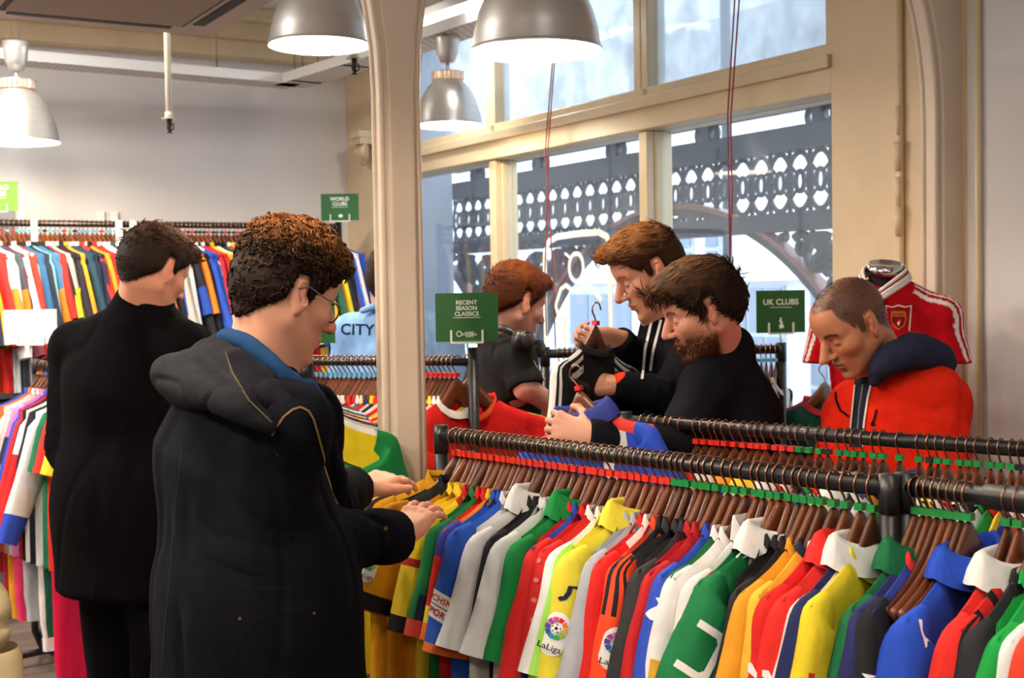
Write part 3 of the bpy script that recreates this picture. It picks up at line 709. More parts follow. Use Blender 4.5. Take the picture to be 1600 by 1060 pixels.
        # shoulder closing strip is implied by the hanger; sleeves:
        if not s.get('nosleeve'):
            nu, nt = (12, 5) if low else (40, 16); sk = s.get('sleeve', None); sc = s.get('sc', col); cuff = s.get('cuff'); cw = s.get('cuffh', 0.03)
            for side in (1, -1):
                if side < 0 and low: nu, nt = 8, 3
                def skey(i, j):
                    ss = -1+2*(i+0.5)/nu; t = (j+0.5)/nt*(S_.L+.05)/S_.L-.035/S_.L
                    if cuff and (nt-j-.5)/nt*(S_.L+.05) < cw: return cuff
                    return sk(ss*S_.half(), t*S_.L) if sk else sc
                def SP(i, j):
                    p = S_.sleeve_pt(-1+2*(i % nu)/nu, (j/nt)); return (p.x*side, p.y, p.z)
                link('sleeve', grid_mesh('sleeve', SP, nu, nt, skey, True), o)
        # collar
        ck = s.get('collar', 'crew'); cc = s.get('cc', col); n = 14 if low else 28
        base = hz(0.078, S_.sl)+0.008
        dip = s.get('dip', 0.055 if ck != 'polo' else 0.03)
        def ringpt(a, up, out):
            x = (0.078+out)*math.cos(a); y = (0.022+out*0.9)*math.sin(a)
            f = max(0, math.sin(a)); g = abs(math.sin(a))
            if ck == 'v': z = base-dip*max(0, (1-abs(math.cos(a))))*(1 if f > 0 else 0.12)
            else: z = base-(dip*f if f > 0 else 0.008*g)
            y += 0.018*(1-math.cos(min(1, 0.078/0.222)*PI/2))
            return (x, y*(0.75 if up == 0 else 1.0), z+up)
        if ck in ('crew', 'v'): lv = [(-0.004, 0.006), (0.002, 0.004), (0.016, 0.0), (0.018, -0.003), (0.004, -0.004)]
        elif ck == 'stand': lv = [(-0.004, 0.006), (0.02, 0.003), (0.042, 0.0), (0.044, -0.003), (0.01, -0.004)]
        else: lv = [(0.0, -0.002), (0.034, 0.0), (0.042, 0.006), (0.036, 0.016), (0.012, 0.030), (-0.012, 0.038)]
        c2 = s.get('cc2')
        me = grid_mesh('collar', lambda i, j: ringpt(2*PI*(i % n)/n, *lv[j]), n, len(lv)-1, (lambda i, j: (c2 if (c2 and j == 1) else cc)), True)
        link('collar', me, o)
        # decals
        for dc in s.get('decals', []):
            S_.decal(o, *dc)
        tag(o, label, 'shirt', group); return o
    def decal(S_, o, name, where, u0, v0, rot, polys, rest=None):
        """polys: [(list of (x,y) or ('text',str,size,bold,dx,dy), colour)]; metres, x right, y up; u0,v0 centre; where sleeve/front"""
        mb = MB(); lay = 0
        cr, sr = math.cos(rot), math.sin(rot)
        for g, colr in polys:
            if g[0] == 'text':
                vs, fs = text_geo(g[1], g[2], g[3]); vs = [(x+g[4], y+g[5]) for x, y in vs]
            else: vs, fs = g, [tuple(range(len(g)))]
            if sum(1 for _ in vs) > 2: vs, fs = tess(vs, fs)
            out = []
            for x, y in vs:
                X = x*cr-y*sr; Y = x*sr+y*cr
                if where == 'sleeve': p = S_.sleeve_pt((u0+.009+X)/S_.half(), (v0+.035-Y)/(S_.L+.05), 0.0012+lay*0.0005)
                else:
                    p = Vector(S_.body(max(-1, min(1, (u0-X)/S_.W)), v0-Y, 1)); p.y += 0.003+lay*0.0005
                out.append(p)
            mb.add(out, fs, mat('print_'+colr.lstrip('#'), colr, 0.7, spec=0.2)); lay += 1
        return mb.build(name, None, o)
_tc = {}
def tess(vs, fs, mx=0.006):
    key = (tuple(vs), len(fs))
    if key in _tc: return _tc[key]
    bm = bmesh.new(); V_ = [bm.verts.new((x, y, 0)) for x, y in vs]
    for f in fs:
        try: bm.faces.new([V_[i] for i in f])
        except ValueError: pass
    bmesh.ops.triangulate(bm, faces=bm.faces[:])
    for _ in range(5):
        le = [e for e in bm.edges if e.calc_length() > mx]
        if not le: break
        bmesh.ops.subdivide_edges(bm, edges=le, cuts=1); bmesh.ops.triangulate(bm, faces=bm.faces[:])
    bm.verts.index_update(); r = ([(v.co.x, v.co.y) for v in bm.verts], [tuple(v.index for v in f.verts) for f in bm.faces]); bm.free(); _tc[key] = r
    return r
def circ(cx, cy, r, n=20, a0=0, a1=2*PI, ry=None): return [(cx+r*math.cos(a0+(a1-a0)*k/n), cy+(ry or r)*math.sin(a0+(a1-a0)*k/n)) for k in range(n+(0 if abs(a1-a0-2*PI) < 1e-6 else 1))]
def rrect(w, h, r, cx=0, cy=0):
    pts = []
    for (sx, sy, a) in ((1, 1, 0), (-1, 1, PI/2), (-1, -1, PI), (1, -1, 3*PI/2)):
        for k in range(5): pts.append((cx+sx*(w/2-r)+r*math.cos(a+PI/2*k/4), cy+sy*(h/2-r)+r*math.sin(a+PI/2*k/4)))
    return pts
def league_patch(sc=1.0):
    sc *= .86
    P = [(rrect(0.062*sc, 0.102*sc, 0.028*sc), '#eeeeea')]
    cols = ['#d8302c', '#ef7a30', '#f2b632', '#9cc43c', '#35a552', '#2b86b8', '#2c4a9a', '#5a3a92', '#a03a90', '#d04a86']
    for k, c in enumerate(cols):
        a0 = PI/2-2*PI*(k+0.06)/10; a1 = PI/2-2*PI*(k+0.90)/10; cy = 0.014*sc
        ou = circ(0, cy, 0.026*sc, 4, a0, a1); inn = circ(0, cy, 0.015*sc, 4, a1, a0); P.append((ou+inn, c))
    P.append((circ(0, 0.014*sc, 0.0095*sc, 10), '#ffffff')); P.append((circ(0, 0.014*sc, 0.0042*sc, 5), '#1a1a1a'))
    for k in range(5):
        a = PI/2+2*PI*k/5; P.append((circ(0.0085*sc*math.cos(a), 0.014*sc+0.0085*sc*math.sin(a), 0.0018*sc, 5), '#1a1a1a'))
    P.append((('text', 'LaLiga', 0.0195*sc, 0.01, 0, -0.032*sc), '#222222'))
    return P
PUMA = [(-0.022, 0.030), (-0.012, 0.033), (-0.005, 0.026), (0.000, 0.012), (0.006, 0.002), (0.018, 0.003), (0.030, 0.008), (0.031, 0.003), (0.020, -0.004), (0.010, -0.006), (0.004, -0.012), (-0.002, -0.024), (-0.006, -0.026), (-0.005, -0.016), (-0.003, -0.004), (-0.006, 0.008), (-0.012, 0.018), (-0.021, 0.026)]
CATV = [(-0.028, 0.012), (-0.020, 0.014), (-0.012, 0.004), (-0.004, -0.002), (0.006, -0.001), (0.016, 0.008), (0.026, 0.014), (0.028, 0.010), (0.018, -0.002), (0.010, -0.010), (0.008, -0.024), (0.002, -0.030), (0.000, -0.020), (-0.006, -0.010), (-0.018, -0.004), (-0.026, 0.002)]
def scalep(p, s, dx=0, dy=0): return [(x*s+dx, y*s+dy) for x, y in p]
def crest(sc, c1, c2, c3):
    sh = [(-0.030, 0.034), (-0.012, 0.030), (0, 0.037), (0.012, 0.030), (0.030, 0.034), (0.032, 0.0), (0.022, -0.026), (0, -0.042), (-0.022, -0.026), (-0.032, 0.0)]
    return [(scalep(sh, sc), c1), (scalep(sh, sc*0.86), c2), (scalep(sh, sc*0.5), c3)]
# ------------------------------------------------------------ racks
def rack(a, b_, z, label, posts=(1, 1), r=0.017, foot=(1, 1), ext=(0.0, 0.0), over=0.0):
    """garment rail from a to b (plan points), rail centre height z"""
    o = empty('clothes_rack', (a.x, a.y, 0)); dv = (b_-a).normalized(); L = (b_-a).length; A = Vector((0, 0, 0)); B = dv*L
    q = MB(); q.tube([A+Z*z-dv*ext[0], B+Z*z+dv*ext[1]], r, 14, black_m); q.build('rail', None, o)
    px = Vector((-dv.y, dv.x, 0))
    for k, (P, on) in enumerate(((A, posts[0]), (B, posts[1]))):
        if not on: continue
        q = MB(); q.tube([P+Z*0.06, P+Z*(z+r*1.25+over)], r*1.03, 12, black_m); q.tube([P+Z*(z-0.045), P+Z*(z+r*1.5)], r*1.12, 12, black_m); q.build('post', None, o)
        if foot[k]:
            q = MB(); q.tube([P+px*0.30+Z*0.015, P+px*0.10+Z*0.06, P-px*0.10+Z*0.06, P-px*0.30+Z*0.015], r, 10, black_m); q.build('foot', None, o)
    q = MB(); q.tube([A+Z*0.12, B+Z*0.12], r*0.9, 10, black_m); q.build('bottom_rail', None, o)
    tag(o, label, 'rack'); return o
def on_line(px, a, b_):
    """distance along a->b where pixel column px crosses (plan)"""
    k = (D(px, 450, 1)-Vector((0, 0, CAMH))); k = k.x/k.y
    d = (b_-a).normalized(); return (k*a.y-a.x)/(d.x-k*d.y)
def hframe(c, ang=None, wx=None, tw=0.0):
    x = wx.copy() if wx is not None else Vector((math.cos(ang), math.sin(ang), 0))
    x.rotate(Matrix.Rotation(tw, 3, 'Z')); y = Z.cross(x)
    return frame(c, x, y, Z)
RZ = 1.355
R1a, R1b = G(685, 3.23), G(1388, 2.27)
rack(R1a, R1b, RZ, 'black tube clothes rack in the front holding the dense row of club shirts', over=0.0)
_d = (R1b-R1a).normalized(); WX1 = Vector((_d.y, -_d.x, 0))      # towards left-near
def stripes(base, sc, ws=(-0.027, -0.009, 0.009), w=0.009):
    return lambda s, d: sc if any(a <= s < a+w for a in ws) else base
K = dict
NAVY, BLK, WHT, RED, YEL, GRN, BLU = '#1b2140', '#17171b', '#e9e7e4', '#cf1f1c', '#e8cc2c', '#0e7a3a', '#1f4db4'
front = [
 (708, 'mustard shirt with black shoulder stripes', K(c='#dba01c', sleeve=stripes('#dba01c', BLK, (-0.034, -0.010, 0.014), 0.012), slope=0.72, body=lambda X, d, f: BLK if (0.02 < d < 0.03 or 0.045 < d < 0.06) and abs(X) > .3 else '#dba01c', cc='#dba01c', ang=30, len=0.85, m=.035, tw=-.30)),
 (724, 'amber shirt with navy collar trim', K(c='#e2981c', cc=BLK, slope=0.8, sc='#d99a1c', body=lambda X, d, f: BLK if d < 0.018 else '#e2981c', cuff=BLK, ang=24, len=.85, tw=-.17, decals=[('badge', 'sleeve', 0.012, 0.17, 0, league_patch(.85))], cuffh=.04)),
 (757, 'yellow shirt with dark red sleeve band', K(c='#e9c72a', body=lambda X, d, f: '#b3241c' if abs(X) > .35 and abs(X) < .5 else '#e9c72a', sleeve=lambda s, d: '#a3201c' if 0.10 < d < 0.118 else '#e9c72a', cc='#c9281e', m=.036, cuff=BLK)),
 (777, 'green shirt with white and red cuffs', K(c='#0f6b37', cc=RED, cuff='#d8483c', sleeve=lambda s, d: NAVY if d > 0.17 and s > 0.01 else '#0f6b37', m=.03)),
 (794, 'red and yellow shirt with navy panel', K(c='#c8201c', body=lambda X, d, f: '#e8822c' if d < 0.02 else '#c8201c', sleeve=lambda s, d: '#3a3a92' if d < 0.07 else ('#e8c82c' if d > 0.19 else '#c8201c'), cc='#e8c82c', m=.03, cuff='#e8722c')),
 (818, 'royal blue shirt with white sponsor patch on the sleeve', K(c='#2350b0', sleeve=lambda s, d: '#2350b0', cuff='#e07030', cuffh=.015, cc=WHT, m=.038, L=.27, decals=[('sponsor_patch', 'sleeve', 0.006, 0.185, -0.28, [(rrect(.082, .058, .002), '#e8e6e2'), (('text', 'OCHSNER', .0185, .02, 0, .013), '#b82a26'), ([(-.04, -.001), (.04, -.001), (.04, .001), (-.04, .001)], '#333333'), (('text', 'SPORT', .0205, .02, 0, -.015), '#b82a26')])])),
 (846, 'plain white shirt with pointed collar', K(c='#dddbd8', m=.036, collar='polo')),
 (866, 'black shirt with jagged shoulder seam', K(c='#19181a', cc=BLK, cuff='#e8c82c', m=.03)),
 (884, 'white shirt with ribbed maroon cuff', K(c='#d9d8d4', m=.034, cuff='#dcdcd8')),
 (908, 'bright green polo shirt', K(c='#0e7d38', collar='polo', m=.036)),
 (928, 'red shirt with blue and yellow side panel', K(c='#cc1f1a', cc='#2c46a8', sleeve=lambda s, d: '#24409c' if s > .035 else ('#e8c82c' if s > .028 and d < .1 else '#cc1f1a'), body=lambda X, d, f: '#2c46a8' if d < .012 else '#cc1f1a', m=.04, L=.28)),
 (952, 'red shirt with pale dotted sleeve', K(c='#c41f1d', cc=WHT, m=.036, decals=[('printed_dot', 'sleeve', -.005, .1, 0, [(circ(-.004+.003*k, .06-.04*k, .0055, 10), '#cf6a62')]) for k in range(4)])),
 (965, 'white shirt with neon green edge', K(c='#e4e4e0', sleeve=lambda s, d: '#a8e860' if s > .012 else '#e4e4e0', body=lambda X, d, f: '#a8e860' if .018 < d < .03 else '#e4e4e0', cc='#e4e4e0', m=.034)),
 (997, 'yellow shirt with league patch and dark swoosh', K(c='#e3d33e', collar='polo', m=.046, L=.29, tw=-.06, decals=[('league_patch', 'sleeve', .012, .175, -.12, league_patch(1.0)), ('maker_mark', 'sleeve', .024, .09, .1, [([(-.024, -.012), (-.018, -.018), (-.004, -.014), (.004, -.002), (.006, .010), (.024, .008), (.024, .014), (-.004, .014), (-.006, .002), (-.012, -.008), (-.018, -.008)], '#1d2440')])])),
 (1022, 'pale grey shirt', K(c='#a9acb4', m=.036)),
 (1043, 'red shirt with white and black cuff', K(c='#d3201b', cc=WHT, cuff=WHT, cuffh=.014, body=lambda X, d, f: WHT if d < .03 and abs(X) < .62 else '#d3201b', m=.036)),
 (1062, 'orange-red shirt with black shoulder stripes and league patch', K(c='#ef4a26', cc=BLK, sleeve=lambda s, d: BLK if d < .11 and any(a <= s < a+.009 for a in (-.012, .008, .028)) else '#ef4a26', body=lambda X, d, f: BLK if (d < .012 or .018 < d < .03) else '#ef4a26', m=.042, decals=[('league_patch', 'sleeve', .018, .175, -.1, league_patch(.95))])),
 (1096, 'charcoal grey shirt', K(c='#2b2a2c', m=.04, L=.3)),
 (1118, 'dark red shirt with plain shoulder', K(c='#b51b22', m=.03)),
 (1134, 'royal blue shirt with white winged emblem', K(c='#2a49b0', body=lambda X, d, f: '#2a49b0', cc='#2a49b0', m=.038, decals=[('emblem', 'sleeve', .006, .085, -.1, [([(-.022, -.012), (-.01, -.02), (.012, -.018), (.024, -.004), (.012, .006), (0, .002), (.012, .014), (.004, .026), (-.012, .022), (-.002, .012), (-.014, .0)], '#e8e8ec')])])),
 (1148, 'dark green shirt with white collar', K(c='#14602f', cc=WHT, m=.03)),
 (1163, 'white shirt with yellow lower sleeve', K(c='#e3e0dd', sleeve=lambda s, d: '#c89a28' if d > .17 and s > 0 else '#e3e0dd', m=.034)),
 (1180, 'white shirt with red side flash', K(c='#dedbd8', sleeve=lambda s, d: '#d4241f' if s > .022 and d < .12 else '#dedbd8', cuff=BLK, m=.036, collar='stand')),
 (1216, 'green shirt with white number frame and white collar', K(c='#0f6d3b', collar='polo', cc='#e9e7e4', body=lambda X, d, f: WHT if abs(X) < .52 and d < .13 and f else '#0f6d3b', cuff='#e4e2de', cuffh=.034, m=.060, L=.27, ang=22, tw=-.16, decals=[('number_frame', 'sleeve', .040, .135, -.25, [([(-.034, .048), (.018, .048), (.034, .032), (.034, -.034), (.018, -.048), (-.034, -.048), (-.034, -.034), (.012, -.034), (.02, -.026), (.02, .026), (.012, .034), (-.034, .034)], '#e4e2de')])])),
 (1256, 'black shirt with league patch', K(c='#1b1a1c', m=.036, decals=[('league_patch', 'sleeve', .015, .15, -.1, league_patch(.9))])),
 (1269, 'amber shirt with plain crew neck', K(c='#e29a26', m=.034)),
 (1281, 'golden yellow shirt with navy edge', K(c='#e6b73a', cc=NAVY, m=.03)),
 (1300, 'red shirt with small leaping cat mark', K(c='#d4231e', cc=WHT, m=.040, decals=[('maker_mark', 'sleeve', .012, .15, -.1, [(CATV, '#f0e8e6')])])),
 (1320, 'bright red polo shirt with leaping cat mark', K(c='#dd2a24', collar='polo', m=.042, decals=[('maker_mark', 'sleeve', .014, .155, -.1, [(CATV, '#f0e8e6')])])),
 (1342, 'navy shirt with white shoulder chevrons', K(c='#1b2350', collar='polo', cc='#e4e3e0', sleeve=lambda s, d: '#dcdcd8' if -.03 < s < -.012 else '#1b2350', body=lambda X, d, f: '#e4e3e0' if (.012 < d < .03) else '#1b2350', m=.042)),
 (1362, 'lemon yellow shirt with tiny red tag', K(c='#e6cf2e', m=.034, decals=[('sleeve_tag', 'sleeve', .014, .135, 0, [(rrect(.012, .018, .001), '#d2331f')])])),
]
def place_row(items, a, b_, z, wx, rowname, clipf, ft='front', seed=0, low=False, fill=True, group=None, name='football_shirt', tw=0.05, wob=0.004):
    dd = (b_-a).normalized(); r = random.Random(seed); prev = None
    pos = []
    for i, (px, desc, sp) in enumerate(items):
        s = on_line(px, a, b_) if px is not None else sp.pop('s')
        c = a+dd*s; c.z = z
        M = hframe(c, wx=wx, tw=r.uniform(-tw, tw)+sp.get('tw', 0))
        if i == 0: lab = '%s, first on the %s' % (desc, rowname)
        else: lab = cut('%s, just past the %s' % (desc, prev))
        hanger(M, clipf(px, s), 'brown wooden hanger carrying the '+desc, 'hangers on the '+rowname, low)
        Shirt(sp, seed*100+i, low).build(name, M, lab, group or 'shirts on the '+rowname)
        prev = desc; pos.append((s, desc, sp['c']))
    if fill:
        for i in range(len(pos)-1):
            s0, s1 = pos[i][0], pos[i+1][0]; n = 0 if (s1-s0 > .09 or 'royal blue polo' in pos[i+1][1]+pos[i][1]) else max(0, int(round((s1-s0)/0.021))-1)
            for k in range(n):
                s = s0+(s1-s0)*(k+1)/(n+1)+r.uniform(-.003, .003); c = a+dd*s; c.z = z; M = hframe(c, wx=wx, tw=r.uniform(-tw, tw))
                hg = hanger(M, clipf(None, s), 'brown wooden hanger squeezed in just before the '+pos[i+1][1], 'hangers on the '+rowname, low)
                [q for q in hg.children if q.name.startswith('hanger_body')][0].scale.x = .80
                w = dict(c=pos[i+1][2], w=0.19, nosleeve=True, T=.004, fold=.003)
                Shirt(w, seed*77+i*5+k, True).build('sleeveless_vest', M, 'vest mostly hidden just before the '+short(pos[i+1][1]), 'hidden vests on the '+rowname)
def cut(t, n=16):
    w = t.split()[:n]
    while w[-1] in ('with', 'and', 'the', 'a', 'of', 'on', 'white,', 'small', 'tiny', 'plain'): w.pop()
    return ' '.join(w).rstrip(',')
def short(d): return cut(d, 7)
L1 = (R1b-R1a).length
place_row(front, R1a, R1b, RZ, WX1, 'front rack', lambda px, s: 'red' if s < L1*0.60 else 'green', seed=3)
# ---- right front rack
R2a = G(1413, 2.285); _r = _d; R2b = R2a+_r*1.25
o = rack(R2a, R2b, RZ, 'black clothes rack at the right front holding the blue polo shirt')
q = MB(); q.tube([R2a*0+_r*0.155+Z*RZ, _r*0.62+Z*RZ], 0.0225, 14, black_m); q.build('rail_sleeve', None, o)
right = [
 (1428, 'bottle green polo shirt', K(c='#0d5f38', collar='polo', m=.042)),
 (1440, 'navy shirt with thin shoulder piping', K(c='#23265a', cc='#d8302a', m=.03, sleeve=lambda s, d: '#128a3c' if s < -.02 else '#23265a')),
 (1450, 'black shirt with white maker mark and red white patch', K(c='#1c1b1e', cc='#d8302a', m=.038, body=lambda X, d, f: '#2c3a8c' if d < .01 else '#1c1b1e', decals=[('maker_mark', 'sleeve', .016, .13, 0, [([(-.03, -.014), (-.01, -.002), (.014, .002), (.03, .006), (.03, .0), (.02, -.008), (-.0, -.010), (-.016, -.014)], '#f0f0ee'), ([(-.02, .012), (-.012, .004), (.008, .012)], '#f0f0ee')]), ('patch', 'sleeve', .016, .20, 0, [(rrect(.044, .05, .004), '#e8e6e4'), (circ(0, 0, .016, 12, 0, PI), '#d83a2c')])])),
 (1512, 'royal blue polo shirt with white leaping cat', K(c='#2049b8', collar='polo', m=.05, L=.3, len=.72, tw=.0, decals=[('leaping_cat', 'sleeve', .045, .030, .1, [(scalep(PUMA, 1.0), '#eef0f4')])])),
 (1574, 'red and white collared shirt', K(c='#dc2c22', collar='polo', cc=WHT, m=.042)),
 (1592, 'red and black striped shirt', K(c='#cf2420', cc=RED, body=lambda X, d, f: BLK if int((X+1)*9) % 2 else '#cf2420', sleeve=lambda s, d: BLK if any(a <= s < a+.012 for a in (-.018, .008, .034)) else '#cf2420', m=.04)),
 (1620, 'charcoal shirt with open neck', K(c='#222226', m=.045)),
 (1650, 'emerald green shirt', K(c='#13953f', m=.036)),
 (1668, 'plain white shirt near the right edge', K(c='#e4e4e2', m=.034)),
 (1690, 'scarlet shirt at the right edge', K(c='#d8402a', m=.036)),
]
place_row(right, R2a, R2b, RZ, WX1, 'right front rack', lambda px, s: 'green', seed=11)
_s0, _s1 = on_line(1462, R2a, R2b), on_line(1500, R2a, R2b)
for s in [_s0+(_s1-_s0)*k/3 for k in range(4)]:
    c = R2a+_r*s; c.z = RZ; hanger(hframe(c, wx=WX1, tw=0.0), 'green', 'empty-looking dark wooden hanger between the blue polo and the red shirt', 'gap hangers on the right front rack')
# ---- rack behind the front rack
R3a, R3b = G(975, 3.5), G(1720, 2.66); _d3 = (R3b-R3a).normalized(); WX3 = Vector((_d3.y, -_d3.x, 0))
rack(R3a, R3b, RZ, 'long black clothes rack behind the front rack, beside the man in red')
rr = random.Random(5); cols3 = ['#e8e6e2', '#c8241f', '#e9e7e3', '#e6c832', '#2a52b0', '#e8e8e6', '#d8302a', '#1c1c22', '#e0dedb', '#f0ce3a', '#1a3a8c', '#e8e6e2', '#15803e', '#c02830', '#dfe4ea', '#e88a2a']
nm = {'#e8e6e2': 'white', '#c8241f': 'red', '#e9e7e3': 'white', '#e6c832': 'yellow', '#2a52b0': 'blue', '#e8e8e6': 'white', '#d8302a': 'scarlet', '#1c1c22': 'black', '#e0dedb': 'off-white', '#f0ce3a': 'bright yellow', '#1a3a8c': 'navy', '#15803e': 'green', '#c02830': 'crimson', '#dfe4ea': 'pale blue', '#e88a2a': 'orange'}
L3 = (R3b-R3a).length; items = []; s = 0.06; k = 0
gaps = [(0.29, 0.33), (0.52, 0.55)]
colist = []
while s < L3-0.05:
    c = cols3[(k*7+k//16) % 16]; c2 = cols3[(k*5+3) % 16]; colist.append((s, c, c2)); s += rr.uniform(.018, .03)*(1.6 if rr.random() < .12 else 1); k += 1
for i, (s, c, c2) in enumerate(colist):
    cl = 'red' if s < L3*0.42 else ('black' if i % 9 == 4 else 'green')
    p = R3a+_d3*s; p.z = RZ; M = hframe(p, wx=WX3, tw=rr.uniform(-.06, .06)); n1 = nm[colist[i-1][1]] if i else 'rack post'; n2 = nm[colist[i+1][1]] if i < len(colist)-1 else 'rack end'
    ds = '%s shirt with %s collar' % (nm[c], nm[c2])
    hanger(M, cl, 'wooden hanger of the %s on the rear rack, after the %s one' % (ds, n1), 'hangers on the rear rack', True)
    Shirt(K(c=c, cc=c2, collar=rr.choice(['polo', 'crew', 'stand']), m=.018, T=.006, fold=.004), 500+i, True).build('football_shirt', M, '%s on the rear rack between the %s and %s ones' % (ds, n1, n2), 'shirts on the rear rack')
# ---- middle rack reaching left from the post under the green sign
R5a, R5b = G(737, 3.93), G(425, 4.12); _d5 = (R5b-R5a).normalized()
rack(R5a, R5b, 1.50, 'slim black clothes rack behind the column, carrying the red shirt at its end', r=0.012, posts=(0, 1), foot=(0, 1))
q = MB(); o = empty('rack_upright', (R5a.x, R5a.y, 0)); q.tube([(0, 0, 0), (0, 0, 1.545)], 0.017, 12, black_m); q.build('post', None, o)
q = MB(); q.tube([(-.25, -.05, .015), (0, 0, .05), (.25, .05, .015)], .016, 8, black_m); q.build('foot', None, o)
tag(o, 'black square-topped upright standing in front of the large red shirt', 'rack post')
WX5 = Vector((-0.72, -0.69, 0)).normalized(); rr = random.Random(9); s = 0.055; k = 0
pal5 = ['#d8201c', '#e8e6e2', '#d02420', '#e8c62c', '#e9e8e4', '#1b3f4a', '#20284c', '#f0d040', '#d43a2c', '#e8d9a0', '#e6c22e', '#b8202a', '#f4f2ee', '#1b1b1f', '#e8e6e4', '#c8282c', '#3a7ca0', '#e9e7e4', '#d8302a', '#28548c']
nm5 = ['red', 'white', 'scarlet', 'yellow', 'ivory', 'petrol', 'navy', 'lemon', 'vermilion', 'cream', 'gold', 'crimson', 'bright white', 'black', 'off-white', 'dark red', 'teal blue', 'plain white', 'light red', 'steel blue']
L5 = (R5b-R5a).length; seq = []
while s < L5-.03: seq.append((s, k % 20)); s += rr.uniform(.0135, .019); k += 1
for i, (s, k) in enumerate(seq):
    p = R5a+_d5*s; p.z = 1.50; M = hframe(p, wx=WX5, tw=rr.uniform(-.05, .05)); px_s = s/L5
    cl = 'red' if px_s < .4 else 'blue'
    n1 = nm5[seq[i-1][1]] if i else 'rack end'; n2 = nm5[(k+1) % 20]; rnd = ['plain', 'trimmed', 'two-tone', 'striped'][i*20//len(seq) % 4]
    hanger(M, cl, 'wooden hanger with %s size ring on the slim middle rack between %s and %s shirts' % (cl, n1, n2), 'hangers on the slim middle rack', True)
    Shirt(K(c=pal5[k], cc=pal5[(k*3+1) % 20], collar='crew', m=.014, T=.005, fold=.003, cuff=pal5[(k+4) % 20]), 800+i, True).build('football_shirt', M, '%s shirt on the slim middle rack between the %s and %s ones' % (nm5[k], n1, n2), 'shirts on the slim middle rack')
# large red shirt facing us on the end of that rack
Mred = hframe(Vector((R5a.x-0.012, R5a.y+0.065, 1.50)), wx=Vector((-1, 0.06, 0)).normalized())
hanger(Mred, 'red', 'wooden hanger inside the large red shirt behind the black upright')
Shirt(K(c='#d91a14', w=.235, collar='crew', cc='#d91a14', cc2='#e8622a', dip=.075, m=.03, len=.75, T=.03, ang=35, L=.26, fold=.006, sleeve=lambda s, d: '#6cc02c' if abs(s) < .012 and d < .03 else '#d91a14'), 31).build('football_shirt', Mred, 'large plain red shirt facing us behind the front rack, under the recent season sign')
# ---- rack of the yellow and green shirt
R4a = G(475, 3.2); R4b = R4a+Vector((-.2, .98, 0)).normalized()*0.72
rack(R4a, R4b, 1.53, 'black clothes rack running away behind the man in glasses, yellow-green shirt on its end')
WX4 = Vector((-0.70, -0.52, 0)).normalized()
nor = K(c='#e2cc1e', w=.235, collar='v', dip=.10, cc='#12803e', sleeve=lambda s, d: '#0d7a3c', body=lambda X, d, f: ('#e8e8e4' if d < .016 and abs(X) > .4 else ('#0d7a3c' if abs(X) > .80 and d > .05 else '#e2cc1e')), m=.03, T=.022, ang=20, len=.62, L=.3, cuff='#e6cf2e',
   decals=[('crest', 'front', -.085, .15, 0, [([(-.04, .03), (.04, .03), (.034, -.02), (0, -.036), (-.034, -.02)], '#1a3a22'), ([(-.034, .025), (.034, .025), (.03, -.014), (0, -.03), (-.03, -.014)], '#2a7a3c'), (circ(-.012, .01, .010, 8), '#e2cc1e'), ([(.004, -.014), (.026, -.012), (.022, .016)], '#e2cc1e')])])
for i, (s, c, n) in enumerate(((0.03, None, ''), (.06, '#c8c6c2', 'grey-white'), (.09, '#1d5c3c', 'bottle green'), (.13, '#20264a', 'navy'), (.17, '#c82a24', 'red'), (.22, '#e8e6e2', 'white'), (.27, '#1a1a1d', 'black'), (.33, '#e6c22e', 'gold'), (.40, '#2a52b0', 'blue'), (.48, '#e8e6e2', 'pale'), (.56, '#14653a', 'green'), (.63, '#b8202a', 'crimson'))):
    p = R4a+(R4b-R4a).normalized()*(s-0.06 if i == 0 else s); p.z = 1.53; M = hframe(p, wx=WX4, tw=0 if i == 0 else rr.uniform(-.1, .1))
    hanger(M, 'green', 'wooden hanger of the %s shirt behind the man in glasses' % (n or 'yellow and green end'), 'hangers behind the man in glasses')
    Shirt(nor if i == 0 else K(c=c, m=.02, w=.2, L=.2), 60+i, i > 0).build('football_shirt', M, 'yellow shirt with green sleeves and crest, at the rack end left of the column' if i == 0 else '%s shirt hidden behind the yellow-green end shirt' % n, None if i == 0 else 'shirts behind the man in glasses')
# ---- wall rail along the left wall
Wa = C0-U*0.16-V*0.42; Wb = Wa-U*2.45
def pxline(px, z, a, dv):
    k = (D(px, 450, 1)-Vector((0, 0, CAMH))); k = k.x/k.y; return a+dv*((k*a.y-a.x)/(dv.x-k*dv.y))
We = pxline(531, 0, Wa, -U); Ws = We-U*2.35
WZ = 2.125
o = empty('clothes_rail', (We.x, We.y, 0)); A = Vector((0, 0, WZ)); Bv = -U*2.35+Z*WZ
q = MB(); q.tube([A, Bv], .017, 12, black_m); q.build('rail', None, o)
q = MB(); q.tube([(0, 0, 0), (0, 0, WZ+.03)], .02, 10, black_m); q.build('post', None, o)
q = MB(); q.tube([tuple(-U*2.35), tuple(Bv)], .02, 10, black_m); q.build('post', None, o)
q = MB(); q.tube([(0, 0, 1.16), tuple(-U*2.35+Z*1.16)], .015, 10, black_m); q.build('lower_rail', None, o)
